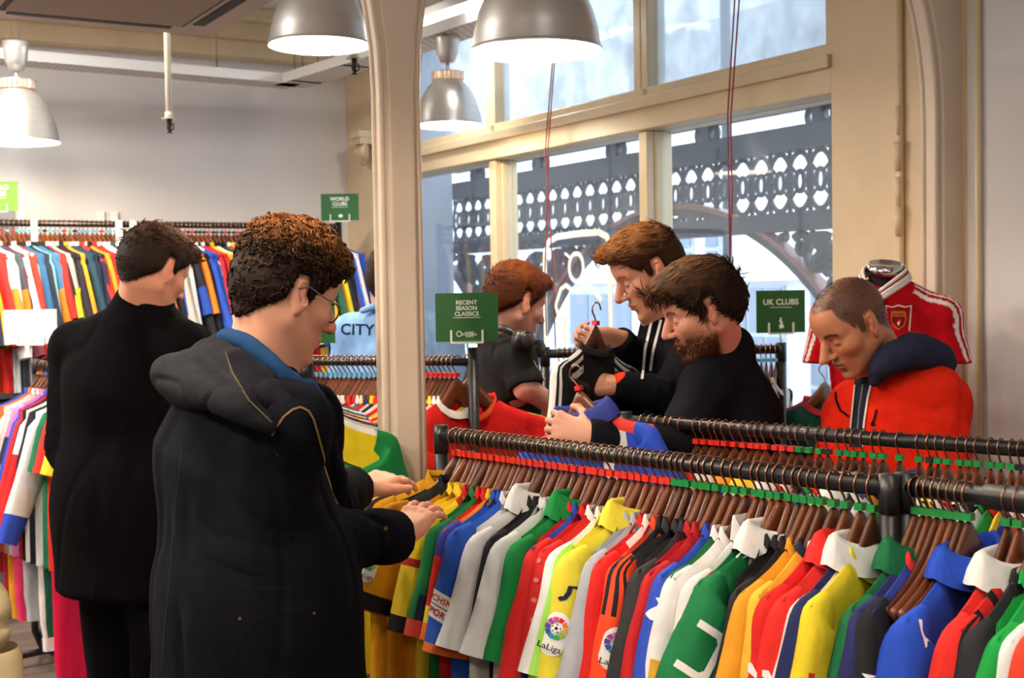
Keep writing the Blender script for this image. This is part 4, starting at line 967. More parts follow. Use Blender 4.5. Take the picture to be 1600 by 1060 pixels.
for px in (54, 186, 208):
    p = pxline(px, 0, Wa, -U)-We
    q = MB(); q.box((-.022, -.02, 0), (.022, .0, WZ+.10), mat('white_metal', '#e8e8e6', 0.4), frame(p+V*0.41, U, V, Z)); q.box((-.016, -.45, WZ-.10), (.016, 0.0, WZ-.075), mat('white_metal'), frame(p+V*0.41, U, V, Z)); q.box((-.016, -.46, WZ-.10), (.016, -.43, WZ+.02), mat('white_metal'), frame(p+V*0.41, U, V, Z))
    q.build('wall_bracket', None, o)
tag(o, 'long black rail along the back wall packed with long-sleeved shirts', 'rack')
WXW = (-V*0.93+U*0.36).normalized()
pal = [('#b8b0a8', 'stone grey'), ('#1a1a20', 'black'), ('#201c28', 'dark plum'), ('#e0a030', 'amber'), ('#1c3a4c', 'dark petrol'), ('#1b2c3c', 'midnight blue'), ('#d8342a', 'scarlet'), ('#1e2036', 'navy'), ('#c8962c', 'mustard'), ('#d02c2a', 'red'), ('#c8282c', 'crimson'), ('#c6dce2', 'ice blue'), ('#dcdcd8', 'white'), ('#3a4450', 'slate'), ('#5c2430', 'maroon'), ('#a8c4d0', 'powder blue'), ('#e2ded8', 'ivory'), ('#d93a2c', 'vermilion'), ('#2a5c88', 'steel blue'), ('#1c2434', 'ink blue'), ('#7cb4bc', 'aqua'), ('#3a6c94', 'denim blue'), ('#1f1f24', 'charcoal'), ('#c82c26', 'brick red')]
pal_b = [('#24459c', 'royal blue'), ('#1a1b22', 'jet black'), ('#e4d430', 'yellow'), ('#1c1c20', 'soft black'), ('#c62428', 'deep red'), ('#e8e4e0', 'off-white'), ('#e8822a', 'orange'), ('#d8301f', 'bright red'), ('#e2e0dc', 'chalk white'), ('#c42a30', 'cherry'), ('#2c50b0', 'cobalt'), ('#1b1d2a', 'blue-black'), ('#206040', 'forest green'), ('#e8b830', 'golden')]
rw = random.Random(21); seq = []; s = .03
while s < 2.33:
    seq.append(s); s += rw.uniform(.020, .030)
N = len(seq); prevn = 'rail post'
bcols = []
for i in range(N):
    s_ = seq[i]; pxx = s_/2.35
    p = (pal_b if pxx < .47 else pal); bcols.append(p[(i*5+i//len(p)) % len(p)] if pxx < .47 else p[(N-i) % len(p)])
for i in range(N):
    c, n = bcols[i]; p = We-U*seq[i]; p.z = WZ; M = hframe(p, wx=WXW, tw=rw.uniform(-.08, .08)); n2 = bcols[i+1][1] if i+1 < N else 'rail end'; n0 = bcols[i-1][1] if i else 'rail post'
    st = rw.random(); side = 'right' if seq[i]/2.35 < .47 else 'left'
    sp = K(c=c, long=True, m=.022, T=.006, fold=.004, len=.74, cc=rw.choice([c, '#e8e6e2', '#1a1a1e']), L=rw.choice([.50, .56, .36]))
    if st < .3:
        sc = '#e8e6e2' if c < '#900000' else '#1b1b22'; sp['sleeve'] = (lambda base, sc: (lambda s, d: sc if abs(s) < .012 else base))(c, sc)
    elif st < .5: sp['cuff'] = rw.choice(['#e8e6e2', '#1b1b22', '#c8282c', '#24459c']); sp['cuffh'] = .05
    elif st < .6: sp['sleeve'] = (lambda base, sc: (lambda s, d: sc if d > .25 else base))(c, rw.choice(['#e8822a', '#d02c2a', '#e4d430', '#24459c']))
    hanger(M, rw.choice(['blue', 'blue', 'red', 'black', 'black']) if side == 'left' else rw.choice(['black', 'black', 'red']), 'red-brown wooden hanger of the %s shirt after the %s one on the wall rail' % (n, n0), 'hangers on the wall rail', True)
    Shirt(sp, 900+i, True).build('football_shirt', M, '%s shirt between the %s and %s ones, %s half of wall rail' % (n, n0, n2, side), 'shirts on the wall rail')
    # lower tier: trousers and shirts folded over, only where seen
for i in range(14):
    s_ = 2.30-i*.05; c, n = pal[(i*3+1) % len(pal)]; p = We-U*s_; p.z = 1.16; M = hframe(p, wx=WXW, tw=rw.uniform(-.08, .08))
    hanger(M, 'black', 'wooden hanger of the %s shirt on the lower wall rail' % n, 'hangers on the lower wall rail', True)
    Shirt(K(c=c, long=True, m=.022, T=.006, fold=.004, len=.72), 1200+i, True).build('football_shirt', M, '%s long-sleeved shirt on the lower wall rail at the left edge' % n, 'shirts on the lower wall rail')
# ---- left rack with trousers
R7a = G(52, 5.95); R7b = R7a+Vector((.663, -.748, 0))*1.15
r7 = rack(R7a, R7b, 1.41, 'black clothes rack at the left beside the man in the long black coat')
for pts in ([(54, 960, .26), (55, 985, .16), (66, 1012, .04), (140, 1047, .02), (230, 1092, .02)], [(96, 1068, .02), (120, 1046, .03), (150, 1028, .02), (190, 1010, .02)]):
    q = MB(); q.tube([(D(x, y, 5.9) if z > .1 else atz(x, y, z))-Vector((R7a.x, R7a.y, 0)) for x, y, z in pts], .017, 10, black_m); q.build('base_bar', None, r7)
R7c = R7a+Vector((-.663, .748, 0))*0.5
WX7 = Vector((-.60, -.80, 0)).normalized()
left = [(-.10, '#c8262c', 'dark red', {}), (-.04, '#b8242a', 'wine red', {}), (0.04, '#2848a8', 'blue and red', dict(cuff='#c8262c', long=True, cuffh=.06)), (.09, '#e8622c', 'coral orange', dict(long=True, cuff='#e6c832', cuffh=.03)), (.13, '#cdc6bc', 'long pale stone', dict(long=True, cuff='#3a2030', cuffh=.07)), (.18, '#b9b4b4', 'silver grey', dict(long=True, cuff='#c8262c', cuffh=.04)), (.23, '#e878a8', 'pink', dict(sleeve=lambda s, d: '#2a2a40' if d > .17 else '#e878a8')), (.27, '#2b48b0', 'royal blue with yellow and white cuff bands', dict(long=True, sleeve=lambda s, d: '#e8c83a' if .30 < d < .37 else ('#e6e2dc' if d > .42 else '#2b48b0'))), (.31, '#cc2822', 'red with white piping', dict(long=True, sleeve=lambda s, d: '#e8e4e0' if abs(s) < .008 else '#cc2822', cuff='#1a1a20')), (.35, '#1a1a20', 'black with dark cuffs', dict(long=True)), (.40, '#e6e4e2', 'white with red triangle', dict(long=True, sleeve=lambda s, d: '#cc2424' if d > .25 and s > 0 else '#e6e4e2')), (.45, '#1c1c22', 'soft black', {}), (.50, '#dfdedc', 'light grey', dict(long=True, cuff='#2b48b0', cuffh=.08)), (.57, '#1f6b46', 'green', {}), (.64, '#d8302a', 'red', {}), (.72, '#e6c832', 'yellow', {}), (.80, '#e8e6e2', 'plain white', {})]
for i, (s, c, n, ex) in enumerate(left):
    if s < .02: continue
    p = R7a+(R7b-R7a).normalized()*s; p.z = 1.41; M = hframe(p, wx=WX7, tw=rw.uniform(-.05, .05))
    hanger(M, ['purple', 'purple', 'orange', 'green'][i % 4], 'wooden hanger of the %s shirt on the left rack' % n, 'hangers on the left rack', True)
    sp = K(c=c, m=.026, T=.010, fold=.006, len=.66); sp.update(ex); Shirt(sp, 1300+i, True).build('football_shirt', M, '%s shirt on the left rack beside the black coat' % n, 'shirts on the left rack')
# football trousers hanging under them
def trousers(s, c, n, stripe=None, zt=.72, zb=.28):
    p = R7a+(R7b-R7a).normalized()*s+WX7*0.12; o = empty('hanging_trousers', (p.x, p.y, 0)); X = WX7; Y = Z.cross(X)
    for k in (-1, 1):
        def P(i, j):
            a = 2*PI*(i % 20)/20; t = j/10; z = zt+(zb-zt)*t; r = .075-.012*t
            if j >= 9: r *= .85
            return (X*(k*.03+r*math.cos(a))+Y*(.03*math.sin(a)+.004*math.sin(a*5+t*7)))+Z*z
        me = grid_mesh('leg', P, 20, 10, lambda i, j: (stripe if stripe and i in (0, 1, 4, 16, 18) else ('#e6e2dc' if j == 9 and stripe else c)), True); link('leg', me, o)
    tag(o, n, 'trousers', 'trousers on the left rack')
trousers(.06, '#9c1f2c', 'dark red trousers at the far left of the left rack'); trousers(.12, '#d89a24', 'thin mustard trousers beside the pink ones')
trousers(.19, '#e03a68', 'bright pink trousers hanging left of the grey ones'); trousers(.30, '#b9bac4', 'pale grey trousers hanging beside the coat hem', zt=.85, zb=.30)
trousers(.47, '#1c6b50', 'green trousers with white stripes below the coat hem', '#e6e4de', .8, .20); trousers(.62, '#d01040', 'crimson pink trousers below the black coat', None, .8, .02)
# ---- rack in front of the window
R8a, R8b = G(1220, 4.8), G(850, 4.75); _d8 = (R8b-R8a).normalized()
rack(R8a, R8b, 1.48, 'black clothes rack in front of the window behind the bearded man')
for i in range(44):
    s = .02+i*.019; 
    if .36 < s < .5: continue
    p = R8a+_d8*s; p.z = 1.48; M = hframe(p, wx=Vector((-.3, -.95, 0)).normalized(), tw=rw.uniform(-.1, .1)); c, n = pal[(i*7) % 24]; n0 = pal[((i-1)*7) % 24][1]
    hanger(M, 'blue', 'wooden hanger of the %s shirt after the %s one by the window' % (n, n0), 'hangers on the window rack', True)
    Shirt(K(c=c, m=.014, T=.005, fold=.003), 1500+i, True).build('football_shirt', M, '%s shirt hanging after the %s one on the window rack' % (n, n0), 'shirts on the window rack')
p = R8a+Vector((.17, .03, 0)); p.z = 1.40; M = hframe(p, wx=Vector((-1, 0.25, 0)).normalized())
hanger(M, None, 'wooden hanger inside the dark green shirt right of the window rack post')
Shirt(K(c='#0e4a40', cc='#a82430', w=.23, T=.03, m=.03, sleeve=lambda s, d: '#a82430' if abs(s) < .006 else '#0e4a40', body=lambda X, d, f: '#a82430' if d < .008 else '#0e4a40', decals=[('crest', 'front', -.02, .13, 0, [(scalep([(-.03, .034), (-.012, .026), (0, .04), (.012, .026), (.03, .034), (.026, -.02), (-.026, -.02)], 1.3), '#b07a80'), (scalep([(-.02, .01), (.02, .01), (.02, -.012), (-.02, -.012)], 1.3), '#0e4a40')])]), 1601).build('football_shirt', M, 'dark green shirt with red piping and small crest beside the window rack post')
# ---- short far rack right of the column
R9a, R9b = G(706, 4.95), G(560, 5.05); _d9 = (R9b-R9a).normalized(); rack(R9a, R9b, 1.49, 'short black rack end seen far back right of the column', r=.013)
for i in range(16):
    p = R9a+_d9*(.03+i*.02); p.z = 1.49; M = hframe(p, wx=WX5, tw=rw.uniform(-.1, .1))
    hanger(M, 'red', 'wooden hanger on the far short rack right of the column', 'hangers on the far short rack', True)
# ---- sign cards on stands
green_m = mat('green_card', '#1d5a2c', 0.35); acr = mat('clear_stand', '#dfe6e6', 0.15, spec=0.8); lett = mat('white_print', '#eef2ee', 0.5)
def sign(c, w, h, rz, lines, label, size, stem_z, kind='club', gm=None, lift=0.01):
    o = empty('sign_card', c, rz)
    q = MB(); q.box((-w/2, -.002, 0), (w/2, .002, h), gm or green_m); q.build('card', None, o)
    if lines:
        y = h*(.80 if len(lines) > 1 else .72)
        for t in lines:
            vs, fs = text_geo(t, size, .018); q = MB(); q.add([(x, -.0032, z+y) for x, z in vs], fs, lett); q.build('lettering', None, o); y -= size*.97
        q = MB(); q.box((-w*.22, -.0032, y+size*.30), (w*.22, -.0022, y+size*.30+.0018), lett); q.build('underline', None, o)
        if kind == 'globe':
            q = MB(); q.add([(x*.45+.004, -.0034, z*.45+h*.17) for x, z in [(-.03, .0), (-.02, .02), (-.004, .026), (0, .016), (.012, .024), (.026, .012), (.022, -.01), (.006, -.02), (.0, -.008), (-.016, -.018)]], [tuple(range(10))], lett); q.build('emblem', None, o)
        elif kind == 'uk':
            q = MB(); q.add([(x*.5, -.0034, z*.5+h*.2) for x, z in [(-.006, .05), (.008, .048), (.002, .03), (.012, .02), (.012, .0), (.024, -.014), (.02, -.028), (-.016, -.034), (-.01, -.022), (-.018, -.012), (-.006, 0), (-.004, .014), (-.014, .02)]], [tuple(range(13))], lett); q.build('emblem', None, o)
        else:
            q = MB(); n = 14
            ri = [(math.cos(2*PI*k/n), math.sin(2*PI*k/n)) for k in range(n)]
            q.add([(x*.009-.024, -.0034, z*.009+h*.16) for x, z in ri]+[(x*.0065-.024, -.0034, z*.0065+h*.16) for x, z in ri], [(k, (k+1) % n, n+(k+1) % n, n+k) for k in range(n)], lett)
            for (tx, sz, yy) in (('CLASSIC', .0075, .185), ('FOOTBALL', .0095, .145), ('SHIRTS', .0075, .105)):
                vs, fs = text_geo(tx, sz, .02); q.add([(x+.008, -.0034, z+h*yy) for x, z in vs], fs, lett)
            q.build('shop_mark', None, o)
    q = MB()
    for s in (-1, 1): q.box((s*w*.25-.003, -.009, -.004), (s*w*.25+.003, -.003, h*.24), acr)
    q.box((-w*.25, -.012, -.006), (w*.25, .006, 0), acr)
    q.tube([(0, 0.004, -.004), (0, 0.004, stem_z-c.z)], .003, 8, acr); q.build('stand', None, o)
    tag(o, label, 'sign'); return o
def sc_(px0, px1, py0, py1, d, *a, **k):
    c = D((px0+px1)/2, py1, d); w = (px1-px0)/FPX*d; h = (py1-py0)/FPX*d; return sign(c, w, h, *a, **k)
sc_(681, 779, 458, 534, 3.92, math.radians(-3), ['RECENT', 'SEASON', 'CLASSICS'], 'green card reading RECENT SEASON CLASSICS on a stand right of the column', .0178, 1.545)
sc_(1181, 1259, 454, 520, 4.8, math.radians(6), ['UK CLUBS'], 'green card reading UK CLUBS on the rack post beside the man in red', .030, 1.50, kind='uk')
sc_(502, 561, 303, 345, 7.6, math.radians(0), ['WORLD', 'CLUBS'], 'green card reading WORLD CLUBS on the wall rail, left of the column', .030, 2.14, kind='globe')
sc_(-36, 28, 284, 330, 7.0, math.radians(0), ['WORLD', 'CLUBS'], 'light green card cut by the left edge above the wall rail', .036, 2.14, kind='globe', gm=mat('light_green_card', '#6aa83c', .4))
sc_(420, 524, 460, 537, 3.19, math.radians(0), ['CLASSICS'], 'green card mostly hidden behind the face of the man in glasses', .02, 1.55)
sc_(8, 89, 484, 538, 5.9, math.radians(4), [], 'blank white card on a stand above the left rack', .03, 1.42, gm=mat('white_card', '#eceae6', .5))
# ---- mannequin bust with red shirt
mx = D(1385, 420, 3.75); o = empty('mannequin_bust', (mx.x, mx.y, 0)); mz = mx.z
chrome = mat('chrome', '#dcdcdc', .08, 1.0); felt = mat('black_jersey_cover', '#16161a', .85)
Mt = Matrix.Translation((0, 0, 0)) @ Matrix.Rotation(math.radians(0), 4, 'Z')
zn = mz
q = MB(); q.lathe([(0, .010), (.047, .010), (.049, .018), (.053, .018), (.053, -.012), (.050, -.014)], 32, chrome, Matrix.Translation((0, 0, zn)) @ Matrix.Rotation(math.radians(16), 4, 'X')); ob = q.build('neck_cap', None, o); 
q = MB()
prof = [(.050, zn-.006), (.049, zn-.05), (.054, zn-.085), (.07, zn-.12), (.10, zn-.16), (.12, zn-.22), (.125, zn-.42), (.12, zn-.52), (.13, zn-.66), (.14, zn-.74), (.15, zn-.80), (.0, zn-.82)]
q.lathe([(r, z) for r, z in prof], 32, felt, Matrix.Diagonal((1, .68, 1, 1))); q.build('torso', None, o)
q = MB(); q.tube([(0, 0, 0.02), (0, 0, zn-.78)], .016, 10, chrome); q.lathe([(0, 0), (.17, 0), (.17, .008), (.03, .02), (0, .02)], 32, chrome); q.build('stand', None, o)
tag(o, 'black display bust with chrome neck cap wearing the red jersey, beside the window', 'mannequin')
# ------------------------------------------------------------ smooth blended bodies (signed distance -> surface net)
F32 = np.float32
def A3(v): return np.array([v[0], v[1], v[2]], dtype=F32)
def smin(a, b, k): h = np.clip(0.5+0.5*(b-a)/k, 0, 1); return b+(a-b)*h-k*h*(1-h)
class Field:
    def __init__(s, lo, hi, h):
        s.lo = A3(lo); s.h = F32(h); s.n = np.maximum(4, np.ceil((A3(hi)-s.lo)/h).astype(int)+1); s.v = np.full(tuple(s.n), 1.0, F32)
    def pts(s, sl):
        ax = [s.lo[i]+s.h*np.arange(sl[i].start, sl[i].stop, dtype=F32) for i in range(3)]
        return np.stack(np.meshgrid(*ax, indexing='ij'), -1)
    def box(s, lo, hi):
        a = np.maximum(0, np.floor((lo-s.lo)/s.h).astype(int)); b = np.minimum(s.n, np.ceil((hi-s.lo)/s.h).astype(int)+1)
        if (b <= a).any(): return None
        return tuple(slice(int(a[i]), int(b[i])) for i in range(3))
    def apply(s, fn, lo, hi, k, op):
        m = max(k, s.h*2.5)*1.15; sl = s.box(lo-m, hi+m)
        if sl is None: return
        d = fn(s.pts(sl)).astype(F32); c = s.v[sl]
        if op == 'add': s.v[sl] = smin(c, d, max(k, 1e-4))
        else: s.v[sl] = -smin(-c, d, max(k, 1e-4))
    def cone(s, a, b, ra, rb=None, k=0.02, flat=None, fr=1.0, op='add'):
        rb = ra if rb is None else rb; a = A3(a); b = A3(b); ba = b-a; L = max(float(ba@ba), 1e-9); R = max(ra, rb)*max(1.0, 1.0)
        fl = None if flat is None else A3(flat)/np.linalg.norm(A3(flat))
        def fn(P):
            pa = P-a; t = np.clip(pa@ba/L, 0, 1); q = pa-t[..., None]*ba
            if fl is not None:
                c = q@fl; q = q+fl*(c*(1/fr-1))[..., None]
            d = np.sqrt((q*q).sum(-1))-(ra+(rb-ra)*t)
            return d if fl is None else d*max(fr, .6)
        s.apply(fn, np.minimum(a, b)-R, np.maximum(a, b)+R, k, op)
    def ell(s, c, r, k=0.02, R=None, op='add'):
        c = A3(c); r = A3(r); Rm = None if R is None else np.array(R, dtype=F32)
        def fn(P):
            q = P-c
            if Rm is not None: q = q@Rm
            k0 = np.sqrt(((q/r)**2).sum(-1)); k1 = np.sqrt(((q/(r*r))**2).sum(-1))+1e-9
            return k0*(k0-1)/k1
        R_ = r if R is None else np.full(3, r.max()); s.apply(fn, c-R_, c+R_, k, op)
    def chain(s, pts, rs, k=0.02, **kw):
        for i in range(len(pts)-1): s.cone(pts[i], pts[i+1], rs[i], rs[i+1], k, **kw)
    def clip(s, fn, k=0.006):
        """keep where fn(P) < 0"""
        P = s.pts(tuple(slice(0, int(x)) for x in s.n)); s.v = -smin(-s.v, -fn(P).astype(F32), k)
    def mesh(s, smooth=1):
        v = s.v; sg = v < 0; nx, ny, nz = v.shape
        cnt = np.zeros((nx-1, ny-1, nz-1), np.int8); acc = np.zeros((nx-1, ny-1, nz-1, 3), F32)
        for ax in range(3):
            o = [slice(0, None)]*3; e = [slice(0, None)]*3; o[ax] = slice(0, -1); e[ax] = slice(1, None)
            a = v[tuple(o)]; b = v[tuple(e)]; cr = (a < 0) != (b < 0); t = np.where(cr, a/(a-b+1e-12*(a == b)), 0)
            u, w = [i for i in range(3) if i != ax]
            for du in (0, 1):
                for dw in (0, 1):
                    sl = [slice(0, None)]*3
                    sl[u] = slice(du, cr.shape[u]-1+du); sl[w] = slice(dw, cr.shape[w]-1+dw)
                    c = cr[tuple(sl)]; cnt += c
                    acc[..., ax] += np.where(c, t[tuple(sl)], 0); acc[..., u] += c*du; acc[..., w] += c*dw
        m = cnt > 0; idx = np.full(m.shape, -1, np.int64); n = int(m.sum()); idx[m] = np.arange(n)
        g = np.argwhere(m).astype(F32); P = s.lo+s.h*(g+acc[m]/cnt[m][:, None])
        qs = []
        for ax in range(3):
            o = [slice(0, None)]*3; e = [slice(0, None)]*3; o[ax] = slice(0, -1); e[ax] = slice(1, None)
            a = sg[tuple(o)]; b = sg[tuple(e)]; cr = a != b
            u, w = [(1, 2), (2, 0), (0, 1)][ax]
            I = np.argwhere(cr); I = I[(I[:, u] > 0) & (I[:, w] > 0) & (I[:, u] < v.shape[u]-1) & (I[:, w] < v.shape[w]-1)]
            if len(I) == 0: continue
            fl = a[tuple(I.T)]
            def at(du, dw): J = I.copy(); J[:, u] += du; J[:, w] += dw; return idx[tuple(J.T)]
            q = np.stack([at(-1, -1), at(0, -1), at(0, 0), at(-1, 0)], 1); q[~fl] = q[~fl][:, ::-1]; qs.append(q)
        Q = np.concatenate(qs); Q = Q[(Q >= 0).all(1)]
        for _ in range(smooth):
            S_ = np.zeros_like(P); C_ = np.zeros(len(P), F32)
            for i in range(4):
                for j in ((i+1) % 4, (i+3) % 4):
                    np.add.at(S_, Q[:, i], P[Q[:, j]]); np.add.at(C_, Q[:, i], 1)
            P = P*0.5+0.5*S_/np.maximum(C_, 1)[:, None]
        return P.astype(F32), Q
def vnormals(P, Q):
    n = np.cross(P[Q[:, 2]]-P[Q[:, 0]], P[Q[:, 3]]-P[Q[:, 1]]); N = np.zeros_like(P)
    for i in range(4): np.add.at(N, Q[:, i], n)
    return N/np.maximum(np.linalg.norm(N, axis=1), 1e-9)[:, None]
def nz(P, f, seed, st=(1, 1, 1)):
    r = np.random.RandomState(seed); s = 0; X = P*np.array(st, F32)*f
    for i in range(5):
        d = r.normal(size=3); d /= np.linalg.norm(d); d2 = r.normal(size=3)
        s = s+np.sin(X@d.astype(F32)*(0.7+0.3*i)+1.8*np.sin(X@(d2*0.5).astype(F32)+i))
    return s/5
def mk(name, parts, m, parent=None, org=None):
    """parts: [(P, Q, col Nx3 linear)] -> one mesh object"""
    Ps = []; Qs = []; Cs = []; o = 0; ng = []
    for P, Q, c in parts:
        Ps.append(P); Qs.append(Q+o); Cs.append(np.broadcast_to(np.asarray(c, F32), (len(P), 3))); o += len(P)
    P = np.concatenate(Ps); Q = np.concatenate(Qs); Cc = np.concatenate(Cs)
    if org is not None: P = P-A3(org)
    me = bpy.data.meshes.new(name); me.vertices.add(len(P)); me.vertices.foreach_set('co', P.astype(F32).ravel())
    me.loops.add(Q.size); me.polygons.add(len(Q)); me.loops.foreach_set('vertex_index', Q.astype(np.int32).ravel())
    me.polygons.foreach_set('loop_start', np.arange(0, Q.size, 4, dtype=np.int32)); me.polygons.foreach_set('loop_total', np.full(len(Q), 4, np.int32))
    me.polygons.foreach_set('use_smooth', np.ones(len(Q), bool)); me.update(calc_edges=True); me.validate()
    at = me.color_attributes.new('col', 'FLOAT_COLOR', 'POINT'); c4 = np.ones((len(P), 4), F32); c4[:, :3] = Cc
    if len(at.data) == len(P): at.data.foreach_set('color', c4.ravel())
    me.materials.append(m); return link(name, me, parent)
def tubes_np(paths, rads, n=4):
    """paths (K,S,3), rads (K,S) -> P,Q"""
    K_, S_, _ = paths.shape; T = np.gradient(paths, axis=1); T /= np.linalg.norm(T, axis=2, keepdims=True)+1e-9
    up = np.where(np.abs(T[..., 2:3]) < .9, np.array([0, 0, 1.0]), np.array([1.0, 0, 0])); A_ = np.cross(T, up); A_ /= np.linalg.norm(A_, axis=2, keepdims=True)+1e-9; B_ = np.cross(T, A_)
    an = 2*np.pi*np.arange(n)/n
    P = paths[:, :, None, :]+rads[:, :, None, None]*(A_[:, :, None, :]*np.cos(an)[None, None, :, None]+B_[:, :, None, :]*np.sin(an)[None, None, :, None])
    idx = np.arange(K_*S_*n).reshape(K_, S_, n); a = idx[:, :-1]; b = idx[:, 1:]; r = np.roll
    Q = np.stack([a, r(a, -1, 2), r(b, -1, 2), b], -1).reshape(-1, 4)
    return P.reshape(-1, 3).astype(F32), Q
SKIN = mat('skin', '#d8a488', 0.48, vcol=True, sub=0.12, bump=0.08, bscale=500, spec=0.4)
HAIR = mat('hair', '#3a2418', 0.7, vcol=True, noise=0.25, nscale=60, spec=0.14)
CLOTH = mat('jacket_cloth', '#222230', 0.95, vcol=True, noise=0.10, nscale=35, bump=0.3, bscale=420, spec=0.05, wr=8.0)
def smoothstep(a, b, x): t = np.clip((x-a)/(b-a), 0, 1); return t*t*(3-2*t)
def head_frame(c, yaw, pitch, roll=0.0):
    """columns forward, left, up; yaw from +X towards +Y, pitch > 0 looks down"""
    y, p = math.radians(yaw), math.radians(pitch)
    f = Vector((math.cos(y)*math.cos(p), math.sin(y)*math.cos(p), -math.sin(p))); l = Vector((-math.sin(y), math.cos(y), 0)); u = f.cross(l)
    if roll:
        r = Matrix.Rotation(math.radians(roll), 3, f); l = r @ l; u = r @ u
    return frame(c, f, l, u)
def xf(M, P, s=1.0):
    Mn = np.array(M, dtype=np.float64); return (P*s@Mn[:3, :3].T+Mn[:3, 3]).astype(F32)
def head_geo(sp, neck_l, h=0.0026):
    """head + neck in head space; neck_l: neck base in head space"""
    F = Field((-.135, -.105, -.23), (.145, .105, .14), h); n = sp.get('nose', 1.0)
    F.ell((-.014, 0, .034), (.097, .076, .084), .02)
    F.ell((.030, 0, -.028), (.060, .060, .082), .03)
    for s in (1, -1):
        F.cone((-.006, s*.050, -.050), (.058, s*.016, -.096), .020, .017, .025)
        F.ell((.055, s*.040, -.020), (.026, .024, .022), .02)          # cheekbone
        F.cone((.076, s*.012, .022), (.066, s*.044, .022), .011, .010, .014)  # brow
    F.ell((.074, 0, -.104), (.017, .020, .015), .02)
    F.ell((.066, 0, -.064), (.025, .027, .026), .018)
    F.ell((.060, 0, .050), (.034, .050, .042), .03)
    for s in (1, -1): F.ell((.099, s*.031, .000), (.022, .019, .015), .014, op='sub')
    for s in (1, -1):
        F.ell((.0715, s*.031, .001), (.0150, .0150, .0140), .004)
    F.cone((.086, 0, .018), (.104+.005*n, 0, -.020), .0088, .0105, .010); F.cone((.097+.002*n, 0, -.002), (.109+.005*n, 0, -.026), .0080, .0098, .008); F.ell((.106+.006*n, 0, -.030), (.0125*n, .0118, .0108), .008)
    for s in (1, -1): F.ell((.099, s*.0125, -.033), (.011, .0075, .008), .006)
    for s in (1, -1): F.ell((.100, s*.007, -.0415), (.006, .0032, .004), .003, op='sub')
    F.cone((.0895, -.016, -.0595), (.0895, .016, -.0595), .0050, .0050, .006); F.cone((.0955, -.006, -.0580), (.0955, .006, -.0580), .0042, .0042, .006)
    F.cone((.0885, -.014, -.0715), (.0885, .014, -.0715), .0058, .0058, .006); F.cone((.0915, -.006, -.0725), (.0915, .006, -.0725), .0050, .0050, .006)
    F.cone((.0975, -.021, -.0655), (.0975, .021, -.0655), .0016, .0016, .003, op='sub')
    F.ell((.098, 0, -.088), (.012, .022, .008), .012, op='sub')
    for s in (1, -1):                                                       # ears, tilted back
        R = np.array(Matrix.Rotation(math.radians(-12), 3, 'Y') @ Matrix.Rotation(s*math.radians(22), 3, 'Z'))
        F.ell((-.010, s*.079, -.002), (.019, .0075, .032), .005, R)
        F.ell((-.004, s*.0865, .003), (.0125, .0085, .022), .003, R, op='sub')
        F.ell((-.008, s*.080, .004), (.007, .006, .014), .003, R); F.ell((-.001, s*.081, -.010), (.004, .005, .007), .003, R)
        F.ell((-.006, s*.076, -.030), (.008, .006, .010), .006, R)
    nb = Vector(neck_l)
    F.cone((-.028, 0, -.035), nb, .054, .060, .03); F.cone((-.030, .0, .0), nb+Vector((-.01, 0, 0)), .05, .058, .03)
    F.cone((.030, 0, -.080), nb+Vector((.035, 0, .01)), .028, .03, .03)
    P, Q = F.mesh(1)
    return P, Q
HB_X = [-.16, -.095, -.075, -.050, -.034, -.026, .002, .008, .022, .030, .055, .075, .11]
HB_Z = [-.080, -.080, -.066, -.040, -.022, .028, .030, -.014, -.010, .030, .048, .074, .080]
